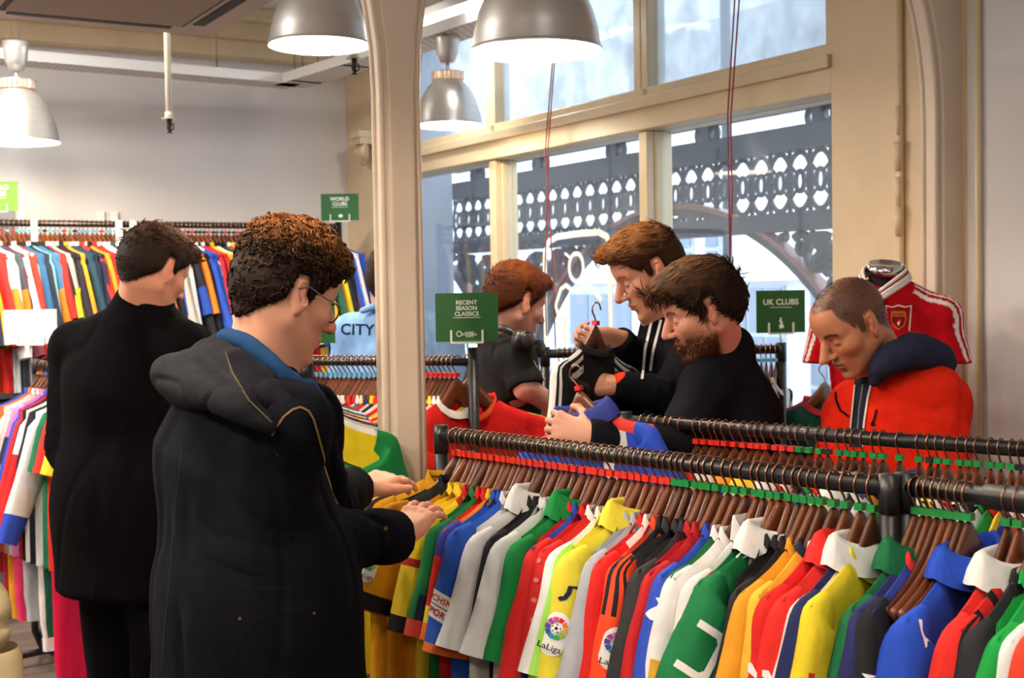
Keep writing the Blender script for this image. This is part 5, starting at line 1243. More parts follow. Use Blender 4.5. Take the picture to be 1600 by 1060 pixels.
def head_col(P, sp):
    sk = np.array(lin(sp['skin'])); c = np.tile(sk, (len(P), 1)); x, y, z = P.T; ay = np.abs(y)
    def mixc(w, col): 
        nonlocal c
        w = np.clip(w, 0, 1)[:, None]; c = c*(1-w)+np.array(lin(col) if isinstance(col, str) else col)*w
    red = sk*np.array([1.02, .72, .66])
    mixc(.28*np.exp(-(((x-.06)/.03)**2+((ay-.045)/.022)**2+((z+.028)/.022)**2)), red)
    mixc(.5*np.exp(-(((x-.115)/.016)**2+(y/.014)**2+((z+.03)/.012)**2)), red)
    mixc(.55*smoothstep(.076, .084, ay)*(np.abs(z) < .045), red)
    mixc(.35*nz(P, 90, 3), sk*.86)
    mixc(.55*np.exp(-(((x+.003)/.012)**2+((z-.003)/.020)**2))*smoothstep(.084, .080, ay)*(ay > .070), sk*np.array([.62, .40, .34]))
    zb = np.interp(x, np.array(HB_X), np.array(HB_Z))+(sp.get('hs') or {}).get('line', 0)*(x > .04)
    if (sp.get('hs') or {}).get('recede'): zb = zb+(x > .03)*np.exp(-((ay-.042)/.016)**2)*.022
    zb = zb-(x > .03)*np.clip((ay-.045)/.03, 0, 1)*.03
    mixc(smoothstep(-.006, .010, z-zb+.004*nz(P, 300, 12))*(ay < .084)*.88, np.array(lin(sp['hair']))*1.2+sk*.05)
    if sp.get('beard'):
        b = sp['beard']; w = smoothstep(-.030, -.055, z-.25*(x-.03)*(x < .03))*smoothstep(-.02, .0, x)*(z > -.125)
        w = w*(1-np.exp(-(((z+.066)/.010)**2+(y/.026)**2))*(x > .07)); w = np.where((z > -.056) & (z < -.045) & (x > .075) & (ay < .03), .8, w)
        w = np.maximum(w, smoothstep(.012, .0, np.abs(x-.012))*smoothstep(.02, -.01, z)*(z > -.07)*(ay > .05))
        mixc(w*b[1]*(.75+.35*nz(P, 400, 8)), b[0])
    mixc(.65*(x > .082)*(ay < .0225-.25*np.abs(z+.0655))*smoothstep(.0125, .0085, np.abs(z+.0655)), sp.get('lip', '#b0685c'))
    mixc((x > .08)*(ay < .024)*(np.abs(z+.0655) < .0016)*.8, '#4a1f1c')
    hw = (x > .04)*smoothstep(.0065, .003, np.abs(z-.0215-.006*np.sin((ay-.01)/.040*3.0)))*(ay > .012)*(ay < .052)
    mixc(hw*.85, sp.get('brow', sp['hair']))
    for s in (1, -1):
        r = np.sqrt((y-s*.031)**2+(z-.001)**2*1.0); on = (x > .066)*(r < .0145)
        up = sp.get('lid', -.0035)
        eye = on*(z < up)*(z > -.0078)
        mixc(eye*.9, '#d9d2cb'); mixc(eye*(np.sqrt((y-s*.031)**2) < .005), '#2e241e')
        mixc(on*(np.abs(z-up-.0008) < .0014)*.95, '#2a1b15'); mixc(on*(np.abs(z+.0088) < .0011)*.4, '#5a3228')
        mixc(.25*on*(z > up), sk*.8)
    mixc((x > .09)*(np.sqrt((ay-.007)**2+(z+.041)**2) < .0042)*.8, '#3a1512')
    return c.astype(F32)
HB_X = [-.16, -.095, -.075, -.050, -.034, -.026, .002, .008, .022, .030, .055, .075, .11]
HB_Z = [-.080, -.080, -.066, -.040, -.022, .028, .030, -.014, -.010, .030, .048, .074, .080]
def hair_geo(sp, seed):
    hs = sp['hs']; T, Sd = hs.get('top', .02), hs.get('side', .008)
    F = Field((-.17, -.135, -.12), (.17, .135, .20), .0034)
    F.ell((-.014, 0, .034), (.097+Sd, .076+Sd, .084+Sd), .01)
    F.ell((-.004+hs.get('fwd', 0), 0, .058+T*.42), (.090+T*.65, .068+T*.55, .062+T*.60), .02)
    F.ell((-.020, 0, .0), (.086+Sd, .070+Sd*.8, .075), .02)
    if hs.get('quiff'): F.ell((.070+hs.get('fwd', 0), 0, .095), (.034, .052, .030), .02)
    F.cone((-.020, 0, -.055), (-.045, 0, -.085), .056+Sd*.5, .054+Sd*.3, .02)
    hx = np.array(HB_X, F32); hzv = np.array(HB_Z, F32)
    zf = hs.get('line', 0.0)
    def reg(P):
        x, y, z = P[..., 0], P[..., 1], P[..., 2]; zb = np.interp(x, hx, hzv)+zf*(x > .04)
        fr = (x > .03)*np.clip((np.abs(y)-.045)/.03, 0, 1)*(.030)*(-1)
        if hs.get('recede'): fr = fr+(x > .03)*np.exp(-((np.abs(y)-.042)/.016)**2)*.022
        return (zb+fr-z)*.8
    F.clip(reg, .006)
    _p = F.pts(tuple(slice(0, int(q)) for q in F.n)); F.v = F.v+np.clip(1+reg(_p)/.024, 0, 1)*(Sd+.002)*(_p[..., 2] < .06)*.8
    P, Q = F.mesh(1); N = vnormals(P, Q); r = np.random.RandomState(seed)
    x, y, z = P.T; top = smoothstep(.035, .085, z)
    amp = hs.get('amp', .003)
    P = P+N*((nz(P, hs.get('freq', 120), seed)*amp*(.25+.75*top)+(nz(P, 330, seed+1)*.0011))[:, None])
    c0, c1 = np.array(lin(sp['hair'])), np.array(lin(sp.get('hair2', sp['hair'])))
    w = np.clip(.35+.5*nz(P, 160, seed+2)+.4*(z-.05)/.1, 0, 1)*top; col = c0*(1-w[:, None])+c1*w[:, None]  # hair paler towards the top: lamp highlight put into the colour
    parts = [] if hs.get('noshell') else [(P, Q, col*.8)]
    K_ = hs.get('locks', 0)
    if K_:
        p = np.where(z > hs.get('lockz', .03), 1.0, hs.get('sidep', .25))*(N[:, 2] > -.8); p = p/p.sum(); I = r.choice(len(P), K_, p=p)
        S_ = 9; t = np.linspace(0, 1, S_)[None, :, None]; base = P[I]-N[I]*.004; Nn = N[I]
        ln = hs.get('len', .03)*(.5+.8*r.rand(K_))*np.where(z[I] > .05, 1, hs.get('sidelen', .35))
        fl = np.array(hs.get('flow', (.4, 0, .2)))[None, :]+r.normal(size=(K_, 3))*hs.get('jit', .35)
        tang = fl-Nn*(fl*Nn).sum(1, keepdims=True); dirn = Nn*hs.get('lift', .5)+tang; dirn /= np.linalg.norm(dirn, axis=1, keepdims=True)
        path = base[:, None, :]+dirn[:, None, :]*t*ln[:, None, None]-Nn[:, None, :]*(t**2)*ln[:, None, None]*hs.get('lift', .5)*.75-Nn[:, None, :]*(t**2)*(ln**2)[:, None, None]/.17
        cr = hs.get('curl', 0)
        if cr:
            a1 = np.cross(dirn, Nn+.01); a1 /= np.linalg.norm(a1, axis=1, keepdims=True)+1e-9; a2 = np.cross(dirn, a1); ph = r.rand(K_)[:, None, None]*6.28+t*hs.get('turns', 9)*(.7+.6*r.rand(K_))[:, None, None]
            path = path+cr*np.minimum(1, t*3)*(np.cos(ph)*a1[:, None, :]+np.sin(ph)*a2[:, None, :])
        rad = hs.get('thick', .0018)*(.6+.6*r.rand(K_))[:, None]*(1-.75*np.linspace(0, 1, S_)**1.6)[None, :]
        TP, TQ = tubes_np(path, rad, 4); w = np.clip(r.rand(K_)*.45+1.0*smoothstep(.07, .125, z[I]+.25*np.clip(x[I], 0, 1)+.012*nz(P[I], 60, seed+5))-.12, 0, 1)*np.where(z[I] > .03, 1, .3)  # upper locks get the same painted highlight
        cl = (c0[None]*(1-w[:, None])+c1[None]*w[:, None])*(.75+.5*r.rand(K_))[:, None]; parts.append((TP, TQ, np.repeat(cl, S_*4, 0)))
    return parts
def beard_geo(sp, seed):
    b = sp['beardhair']; r = np.random.RandomState(seed); F = Field((-.03, -.09, -.14), (.13, .09, -.02), .003)
    return None
def hand_geo(curl=(.3, .35, .4, .45), spread=.10, thumb=(.9, .35), tcurl=.3, arm=.16, wr=.027, h=0.0022, pinch=0.0, ad=(-1, 0, 0)):
    """right hand: x fingers, y thumb side, z back of hand; wrist at origin, forearm runs to -x"""
    ad = Vector(ad).normalized(); e = ad*arm; F = Field((min(-.05, e.x-.04), min(-.075, e.y-.045), min(-.11, e.z-.045)), (.215, max(.12, e.y+.045), max(.05, e.z+.045)), h)
    F.cone(e, ad*.01, .036, wr, .012)
    F.cone((-.01, 0, 0), (.03, 0, -.001), wr, .030, .02, flat=(0, 0, 1), fr=.62)
    ys = (.032, .011, -.010, -.029); ln = (.072, .080, .074, .058); rr_ = (.0088, .0092, .0088, .0078); bx = (.090, .093, .089, .080)
    for i in range(4):
        F.cone((.012, ys[i]*.55, 0), (bx[i], ys[i], .002), .0135, .0112, .014)
        a = spread*(1.5-i)*.55; cdir = Vector((math.cos(a), math.sin(a), 0)); p = Vector((bx[i], ys[i], .002)); ang = curl[i]*.45
        F.ell(p+Vector((0, 0, .003)), (.011, .0105, .009), .008)
        for j, fr in enumerate((.44, .31, .25)):
            d = cdir*math.cos(ang)+Vector((0, 0, -1))*math.sin(ang); q = p+d*ln[i]*fr; r0 = rr_[i]*(1-.10*j); F.cone(p, q, r0, r0*.92, .005); p = q; ang += curl[i]*(1.0, .75, .5)[j]
    t0 = Vector((.018, .024, -.006)); d = Vector((thumb[0], thumb[1]+.35, -thumb[1]*.55)).normalized(); p1 = t0+d*.042; F.cone(t0, p1, .0155, .0125, .014)
    d2 = (d*math.cos(tcurl)+Vector((.5, -.6, -.2-pinch))*math.sin(tcurl)).normalized(); p2 = p1+d2*.032; F.cone(p1, p2, .0115, .0105, .006)
    d3 = (d2*math.cos(tcurl)+Vector((.5, -.7, -.2-pinch))*math.sin(tcurl)).normalized(); F.cone(p2, p2+d3*.026, .0105, .0088, .005)
    F.ell((.045, -.016, -.006), (.036, .018, .013), .014)
    return F.mesh(1)
def hand_world(P, Q, wrist, xdir, back, left=False, s=1.0):
    x = Vector(xdir).normalized(); z = Vector(back); z = (z-x*z.dot(x)).normalized(); y = z.cross(x)
    if left: y = -y; Q = Q[:, ::-1]
    return xf(frame(wrist, x, y, z), P, s), Q
def hand_col(P0, skin, seed=0):
    sk = np.array(lin(skin)); c = np.tile(sk, (len(P0), 1)); w = np.clip(.3*np.exp(-((P0[:, 0]-.09)/.012)**2)+.35*(P0[:, 0] > .135)+.2*nz(P0, 120, 5), 0, .6)[:, None]
    return (c*(1-w)+sk*np.array([1.03, .74, .68])*w).astype(F32)
# ------------------------------------------------------------ people
def person(label, hd, torso, arms, legs, skin='#d9a68c', name='person'):
    """hd: head spec; torso: dict(neck, chest, hip, yaw, w, d); arms: [(shoulder, elbow, wrist, hand dict|None, left?)]; legs: [(hip, knee, foot)]"""
    hip = torso['hip']; root = empty(name, (hip.x, hip.y, 0)); org = Vector((hip.x, hip.y, 0))
    parts = []
    M = head_frame(hd['c'], hd['yaw'], hd['pitch'], hd.get('roll', 0)); s = hd.get('s', 1.0); hd['M'] = M
    Mi = np.array(M.inverted()); nb = M.inverted() @ torso['neck'] / s
    P, Q = head_geo(hd, nb, hd.get('h', .0028)); parts.append((xf(M, P, s), Q, head_col(P, hd)))
    f = Vector((math.cos(math.radians(torso['yaw'])), math.sin(math.radians(torso['yaw'])), 0)); sk = lin(skin)
    allp = [torso['neck'], torso['chest'], hip]+[p for a in arms for p in a[:3]]+[p for l in legs for p in l]
    lo = Vector((min(p.x for p in allp)-.25, min(p.y for p in allp)-.25, -.01)); hi = Vector((max(p.x for p in allp)+.25, max(p.y for p in allp)+.25, torso['neck'].z+.1))
    F = Field(lo, hi, .014)
    F.cone(torso['neck'], torso['chest'], .055, .12, .05); F.cone(torso['chest'], hip, .125, .13, .06, flat=f, fr=.75)
    for a in arms:
        F.cone(torso['chest']+(torso['neck']-torso['chest'])*.6, a[0], .05, .05, .05); F.cone(a[0], a[1], .05, .04, .03); F.cone(a[1], a[2], .041, .026, .02)
    for l in legs: F.cone(l[0], l[1], .075, .052, .04); F.cone(l[1], l[2], .048, .035, .02)
    P, Q = F.mesh(0); parts.append((P, Q, sk))
    for a in arms:
        if a[3]:
            hk = dict(a[3]); xd = hk.pop('x'); bk = hk.pop('back'); hsc = hk.pop('s', 1.0); X_ = Vector(xd).normalized(); Z_ = Vector(bk); Z_ = (Z_-X_*Z_.dot(X_)).normalized(); Y_ = Z_.cross(X_)*(-1 if a[4] else 1); e_ = (a[1]-a[2]).normalized(); hk['ad'] = (e_.dot(X_), e_.dot(Y_), e_.dot(Z_)); P0, Q0 = hand_geo(**hk); P1, Q1 = hand_world(P0, Q0, a[2], xd, bk, a[4], hsc); parts.append((P1, Q1, hand_col(P0, skin)))
    b = mk('body', parts, SKIN, root, org)
    if hd.get('hs'):
        hp = [(xf(M, p, s), q, c) for p, q, c in hair_geo(hd, hd.get('seed', 1))]; mk('hair', hp, HAIR, root, org)
    tag(root, label, 'person'); root['_o'] = 0
    del root['_o']
    return root, org, M, s
def garment(name, root, org, build, lo, hi, h, col, disp=None, m=None, clip=None, smooth=1, hollow=None):
    F = Field(lo, hi, h); build(F)
    if clip: F.clip(clip, .004)
    P, Q = F.mesh(smooth); N = vnormals(P, Q)
    if disp is not None: P = P+N*disp(P, N)[:, None]
    c = col(P, N) if callable(col) else np.tile(np.array(lin(col)), (len(P), 1))
    return mk(name, [(P, Q, c)], m or CLOTH, root, org)
def bounds(pts, m):
    return Vector((min(p.x for p in pts)-m, min(p.y for p in pts)-m, min(p.z for p in pts)-m)), Vector((max(p.x for p in pts)+m, max(p.y for p in pts)+m, max(p.z for p in pts)+m))
def sleeve_folds(segs, amp=.006):
    """creases around the arm near the elbow and cuff"""
    def f(P):
        out = 0
        for a, b_, w in segs:
            a, b2 = A3(a), A3(b_); ba = b2-a; L = np.linalg.norm(ba); t = ((P-a)@ba)/(L*L); q = P-a-t[:, None]*ba; near = np.exp(-((np.linalg.norm(q, axis=1)-.05)/.05)**2)*(t > -.15)*(t < 1.1)
            el = np.exp(-((t-w)/.22)**2)+.35; ph = nz(P, 14, 4)*2.6+nz(P, 40, 9)*.6; sn = np.sin(t*L*60+ph); out = out+near*amp*el*(.45*sn-.8*np.exp(-((sn+.2)/.28)**2)+.25)
        return out
    return f
def neckband(T, up, r0=.068, r1=.064, lean=None):
    n0 = T['neck']; return lambda F: F.cone(n0-Z*.02, n0+(lean or Z)*up, r0, r1, .02)
def jacket(root, org, T, arms, hem, w, col, h=.008, k=.05, sl=.062, cuff=.045, flare=0.0, folds=.004, seed=1, dfr=.72, extra=None, colf=None, name='jacket', collar=None, dispx=None, m=None, shz=0.0):
    f = Vector((math.cos(math.radians(T['yaw'])), math.sin(math.radians(T['yaw'])), 0)); l = Z.cross(f); nk, ch, hp = T['neck'], T['chest'], T['hip']
    pts = [nk+Z*.12, ch, Vector((hp.x, hp.y, hem))]+[p for a in arms for p in a[:3]]; lo, hi = bounds(pts, .26); lo.z = hem-.02
    def build(F):
        hw = T.get('hipw', w*.86); F.cone(ch, hp, w*.86, hw, k, flat=f, fr=dfr)
        if hem < hp.z: F.cone(hp, Vector((hp.x, hp.y, hem-.15))+T.get('hemshift', Vector((0, 0, 0))), hw, hw+.005+flare, k, flat=f, fr=dfr+.08)
        F.cone(nk-Z*.015, ch, .07, w*.8, k, flat=f, fr=.85)
        for a in arms:
            F.cone(nk-Z*.05+shzv, a[0], .062, sl*1.05, k); F.cone(a[0], a[1], sl*1.06, sl*.95, k*.6); F.cone(a[1], a[2], sl*.95, cuff, k*.5)
        if extra: extra(F)
        for q in (T.get('necksub') or []): F.cone(q[0], q[1], q[2], q[2], .004, op='sub')
    shzv = Z*shz
    ends = [(A3(a[2]), A3((a[2]-a[1]).normalized())) for a in arms if len(a) < 6 or a[5]]
    def clipf(P):
        d = hem-P[..., 2]
        for c, dn in ends:
            q = P-c; s_ = q@dn; rad = np.sqrt((q*q).sum(-1)); d = np.maximum(d, np.where(rad < .11, s_, -1))
        return d
    sf = sleeve_folds([(a[0], a[1], 1.0) for a in arms]+[(a[1], a[2], 0.05) for a in arms], .0045)
    def disp(P, N):
        n1 = nz(P, 9, seed, (1, 1, .5)); n2 = nz(P, 15, seed+1, (1, 1, .35)); d = folds*(.8*n1+.5*n2-1.0*np.exp(-(n2/.10)**2)-.6*np.exp(-((n1-.15)/.07)**2)+.4)+sf(P)
        if dispx: d = d+dispx(P, N)
        return d
    return garment(name, root, org, build, lo, hi, h, colf or col, disp, m, clipf)
def strip(name, root, org, pts, w, t, m, up=None):
    b = MB(); b.tube([p-org for p in pts], w, 8, m, flat=t/w); return b.build(name, None, root)
def legs_for(T, yaw, dz=0, spread=.09, stride=0.05):
    f = Vector((math.cos(math.radians(yaw)), math.sin(math.radians(yaw)), 0)); l = Z.cross(f); hp = T['hip']; out = []
    for s in (1, -1):
        h0 = hp+l*spread*s-Z*.02; k_ = Vector((h0.x, h0.y, .50))+f*.03*s*stride/.05; a = Vector((h0.x, h0.y, .085))+f*stride*s; out.append((h0, k_, a))
    return out
def trousers_for(root, org, L, yaw, col, m=None):
    f = Vector((math.cos(math.radians(yaw)), math.sin(math.radians(yaw)), 0)); pts = [p for l in L for p in l]; lo, hi = bounds(pts, .2); lo.z = .03
    def build(F):
        F.cone(L[0][0]+Z*.06, L[1][0]+Z*.06, .105, .105, .05)
        for l in L: F.cone(l[0], l[1], .095, .072, .05); F.cone(l[1], l[2]-Z*.03, .072, .062, .03)
    garment('trousers', root, org, build, lo, hi, .013, col, lambda P, N: .004*nz(P, 30, 3, (1, 1, .4)), m)
    def bs(F):
        for l in L:
            a = l[2]; F.cone(Vector((a.x, a.y, .045))-f*.04, Vector((a.x, a.y, .035))+f*.15, .042, .034, .02, flat=Z, fr=.9); F.cone(Vector((a.x, a.y, .05)), Vector((a.x, a.y, .11)), .042, .045, .02)
    for i, l in enumerate(L):
        lo, hi = bounds([l[2]-f*.08, l[2]+f*.2, Vector((l[2].x, l[2].y, .005))], .09); lo.z = -.01; 
        def b1(F, l=l):
            a = l[2]; F.cone(Vector((a.x, a.y, .045))-f*.04, Vector((a.x, a.y, .037))+f*.15, .042, .034, .02); F.cone(Vector((a.x, a.y, .05)), Vector((a.x, a.y, .11)), .042, .045, .02)
        garment('shoe', root, org, b1, lo, hi, .009, '#1c1a1a', None, None, lambda P: .002-P[..., 2])
def spline(cp, n=4):
    out = []
    for i in range(len(cp)-1):
        p0, a, b_, p3 = cp[max(i-1, 0)], cp[i], cp[i+1], cp[min(i+2, len(cp)-1)]
        for k in range(n): t = k/n; out.append((a*2+(b_-p0)*t+(p0*2-a*5+b_*4-p3)*t*t+(a*3-p0-b_*3+p3)*t*t*t)*.5)
    return out+[cp[-1]]
def rspline(r, n=4): return [r[i]+(r[i+1]-r[i])*k/n for i in range(len(r)-1) for k in range(n)]+[r[-1]]
def headpt(M, s, x, y, z): return M @ Vector((x*s, y*s, z*s))
# ============ P1: man with glasses, navy parka
H = D(446, 463, 2.48)
T = dict(neck=D(408, 585, 2.47), chest=D(378, 720, 2.49), hip=D(402, 930, 2.50), yaw=32, hipw=.238)
near = (D(452, 668, 2.33), D(405, 852, 2.36), D(626, 838, 2.66)); far = (D(470, 655, 2.62), D(498, 800, 2.72), D(556, 762, 2.93))
arms = [(near[0], near[1], near[2], dict(x=D(690, 768, 2.82)-near[2], back=Vector((-.25, -.75, .75)), curl=(.25, .3, .34, .4), spread=.22, thumb=(.9, .5), tcurl=.35, arm=.12), False),
        (far[0], far[1], far[2], dict(x=D(626, 742, 3.02)-far[2], back=Vector((-.1, -.35, 1.0)), curl=(.42, .6, .8, .9), spread=.05, thumb=(1.0, .10), tcurl=.15, arm=.10), True)]
hd = dict(c=H, yaw=38, pitch=20, s=1.0, skin='#dfa184', hair='#21150e', hair2='#7c4e2a', h=.0024, seed=11, lid=-.006,
          hs=dict(top=.032, side=.008, fwd=.002, amp=.009, freq=95, quiff=True, locks=2600, len=.030, curl=.0075, turns=8, flow=(.55, 0, .1), lift=.8, jit=.7, lockz=.052, sidep=.35, sidelen=.22, thick=.0030, line=.0))
L = legs_for(T, 32)
p1, org, M, s = person('young man with curly brown hair, black glasses and navy hooded parka browsing the front rack', hd, T, arms, L, '#dfa184')
trousers_for(p1, org, L, 32, '#1b1c22')
nav = np.array(lin('#0c0e15')); nav2 = np.array(lin('#131319')); hb = np.array(lin('#242529'))
def p1col(P, N):
    w = np.clip(.5+.5*nz(P, 9, 2), 0, 1)[:, None]*.6; return nav*(1-w)+nav2*w
jacket(p1, org, T, [(near[0], near[1], near[2]-(near[2]-near[1])*.03), (far[0], far[1], far[2]-(far[2]-far[1])*.04)], 0.62, .222, None, h=.006, sl=.072, cuff=.050, flare=.04, folds=.007, seed=5, colf=p1col, shz=.0)
# hood lying on the back
hp = [D(335, 548, 2.64), D(300, 575, 2.56), D(292, 598, 2.46), D(322, 612, 2.34), D(372, 634, 2.25), D(424, 668, 2.225)]
lo, hi = bounds(hp, .13)
def hoodb(F):
    F.ell(D(292, 592, 2.50), (.070, .100, .052), .03, np.array(Matrix.Rotation(math.radians(28), 3, 'Y')))
    F.chain(spline(hp, 5), rspline([.030, .040, .044, .036, .027, .013], 5), .008)
    F.cone(D(345, 545, 2.50), D(300, 600, 2.44), .032, .045, .04); F.cone(D(352, 548, 2.44), D(410, 625, 2.30), .026, .030, .035); F.cone(D(380, 560, 2.40), D(450, 636, 2.28), .024, .020, .03)
ho = garment('hood', p1, org, hoodb, lo, hi, .006, lambda P, N: (hb*(1-(w := np.clip(.5+.5*nz(P, 14, 7), 0, 1)[:, None]*.6))+nav2*w), lambda P, N: .004*nz(P, 20, 3)-.005*np.exp(-(nz(P, 22, 9)/.12)**2))
# fleece collar around the neck
cp = [D(352, 548, 2.56), D(350, 530, 2.50), D(372, 530, 2.42), D(405, 552, 2.375), D(440, 583, 2.365), D(468, 604, 2.38), D(486, 607, 2.44), D(480, 600, 2.52)]
lo, hi = bounds(cp, .08)
cs = spline(cp); nr = [.017-.006*i/len(cs) for i in range(len(cs))]
garment('fleece_collar', p1, org, lambda F: (F.chain(cs, nr, .012), F.chain([q+Vector((.010, .004, -.020)) for q in cs], nr, .012), F.chain([q+Vector((.018, .006, -.040)) for q in cs], nr, .012)), lo, hi, .0045, '#1a3658', lambda P, N: .0014*nz(P, 120, 3))
gold = mat('brass_zip', '#8a6a3a', .4, .8)
pk = mat('pocket_cloth', '#24242b', .85, noise=.1, nscale=40, bump=.3, bscale=400)
def patchq(name, root, org, pts, m, t=.004):
    b = MB(); n = len(pts); v = [p-org for p in pts]; nn = (v[1]-v[0]).cross(v[2]-v[0]).normalized()*t
    if nn.y > 0: nn = -nn
    b.add(v+[p+nn for p in v], [tuple(range(n))]+[tuple(range(2*n-1, n-1, -1))]+[(i, (i+1) % n, n+(i+1) % n, n+i) for i in range(n)], m); o = b.build(name, None, root); return o
# glasses
gl = mat('black_acetate', '#17151a', .25); lens = glass_mat('spectacle_lens', .02, '#c8c8c8'); silver = mat('steel_temple', '#7c7c80', .3, .7)
g = empty('glasses'); g.parent = p1
for sd in (1, -1):
    pts = []
    for k in range(22):
        a = 2*PI*k/22; pts.append(headpt(M, s, .0945-.10*abs(.022*math.cos(a)), sd*(.032+.0235*math.cos(a)), -.003+.0195*math.sin(a))-org)
    b = MB(); b.tube(pts, .0016, 6, gl, closed=True); b.build('lens_rim', None, g)
    b = MB(); b.add(pts, [tuple(range(22))], lens); b.build('lens', None, g)
    b = MB(); b.tube([headpt(M, s, .092, sd*.055, .004)-org, headpt(M, s, .085, sd*.071, .006)-org, headpt(M, s, .04, sd*.0795, .010)-org, headpt(M, s, .0, sd*.084, .018)-org, headpt(M, s, -.022, sd*.086, .008)-org], .0017, 6, silver if sd < 0 else gl); b.build('temple_arm', None, g)
b = MB(); b.tube([headpt(M, s, .099, .009, .002)-org, headpt(M, s, .104, 0, .005)-org, headpt(M, s, .099, -.009, .002)-org], .0016, 6, gl); b.build('bridge', None, g)

from mathutils.bvhtree import BVHTree
def print_on(tgt, name, parent, org, px, py, d, shapes, rot=0.0, off=.002, m_=None, wf=None):
    """lay flat artwork (metres, x right, y up) onto the surface of tgt facing the camera side"""
    W_ = Matrix.Translation(org); me = tgt.data; bv = BVHTree.FromPolygons([W_ @ v.co for v in me.vertices], [tuple(p.vertices) for p in me.polygons])
    c = D(px, py, d); dr = (c-Vector((0, 0, CAMH))).normalized(); mb = MB(); cr, sr = math.cos(rot), math.sin(rot); lay = 0
    for g, colr in shapes:
        if g[0] == 'text': vs, fs = text_geo(g[1], g[2], g[3]); vs = [(x+g[4], y+g[5]) for x, y in vs]
        else: vs, fs = g, [tuple(range(len(g)))]
        vs, fs = tess(vs, fs, .008); out = []
        for x, y in vs:
            p = c+cR*(x*cr-y*sr)+cU*(x*sr+y*cr); h = bv.ray_cast(p-dr*.6, dr, 1.4); q = h[0] if h[0] is not None else p
            out.append(q-dr*(off+lay*.0006)-org)
        mb.add(out, fs, mat('print_matt_'+colr.lstrip('#'), colr, 0.95, spec=0.05)); lay += 1
    return mb.build(name, None, parent)
def poly_band(pts, w, col):
    """thick polyline as quads"""
    r = []
    for i in range(len(pts)-1):
        (x0, y0), (x1, y1) = pts[i], pts[i+1]; l = math.hypot(x1-x0, y1-y0); nx, ny = -(y1-y0)/l*w/2, (x1-x0)/l*w/2
        r.append(([(x0+nx, y0+ny), (x1+nx, y1+ny), (x1-nx, y1-ny), (x0-nx, y0-ny)], col))
    return r
def pxs(px, py, d, pts): return [((x-px)/FPX*d, -(y-py)/FPX*d) for x, y in pts]
j1 = [c for c in p1.children if c.name.startswith('jacket')][0]
print_on(ho, 'hood_lining', p1, org, 410, 600, 2.3, [(pxs(410, 600, 2.3, [(352, 548), (364, 580), (392, 622), (426, 655), (452, 650), (478, 628), (448, 612), (412, 578), (378, 545)]), '#15141a')], 0, .002)
print_on(ho, 'hood_edge', p1, org, 410, 600, 2.3, poly_band(pxs(410, 600, 2.3, [(350, 548), (362, 582), (390, 625), (424, 658)]), .003, '#4a4232'), 0, .003)
zz = pxs(470, 700, 2.3, [(426, 682), (432, 670), (444, 652), (458, 641), (470, 637), (482, 643), (490, 656), (497, 680), (506, 712), (514, 745), (524, 775), (536, 800)])
print_on(j1, 'front_zip', p1, org, 470, 700, 2.3, poly_band(zz, .0036, '#7c6238'), 0, .004)
print_on(j1, 'patch_pocket', p1, org, 428, 985, 2.3, [(rrect(.175, .20, .015), '#0e0f14')]+poly_band(pxs(428, 985, 2.3, [(350, 910), (388, 918), (430, 922), (470, 918), (505, 905)]), .0022, '#1b1b20')+poly_band(pxs(428, 985, 2.3, [(358, 1040), (375, 1000), (400, 968), (440, 955), (495, 950)]), .0016, '#1b1b20')+[(circ(.072, .03, .003, 8), '#6a5030'), (circ(-.060, .02, .003, 8), '#6a5030')], .0, .0015)
print_on(j1, 'back_seam', p1, org, 280, 850, 2.3, poly_band(pxs(280, 850, 2.3, [(285, 690), (272, 800), (262, 930), (250, 1055)]), .0022, '#222228'), 0, .001)
print_on(j1, 'sleeve_snap', p1, org, 603, 826, 2.6, [(circ(0, 0, .0045, 10), '#6e4f28')])
# ============ P2: long black coat, seen from behind
T = dict(neck=D(222, 478, 3.75), chest=D(203, 600, 3.80), hip=D(203, 790, 3.80), yaw=75, hipw=.236)
arms = [(D(292, 545, 3.72), D(322, 690, 3.70), D(345, 720, 3.92), None, False), (D(122, 545, 3.88), D(108, 700, 3.90), D(150, 745, 4.08), None, True)]
hd = dict(c=D(240, 425, 3.72), yaw=56, pitch=24, s=1.02, skin='#cf9078', hair='#20150e', hair2='#5a3a22', h=.0034, seed=22,
          hs=dict(top=.022, side=.010, amp=.004, freq=80, locks=2600, len=.036, curl=.003, turns=3, flow=(.9, .1, .0), lift=.16, jit=.35, lockz=.03, sidep=.35, sidelen=.35, thick=.0024, quiff=True, fwd=.012))
L = legs_for(T, 75)
p2, org, M, s = person('man in a long black coat seen from behind beside the left rack', hd, T, arms, L, '#cf9078')
trousers_for(p2, org, L, 75, '#08070a')
jacket(p2, org, T, arms, .845, .232, '#070608', h=.010, sl=.072, flare=.0, folds=.004, seed=8, dfr=.62, extra=lambda F: (F.cone(D(216, 500, 3.76), D(231, 454, 3.74), .088, .076, .03), F.cone(D(250, 505, 3.74), D(262, 508, 3.76), .06, .04, .03)))
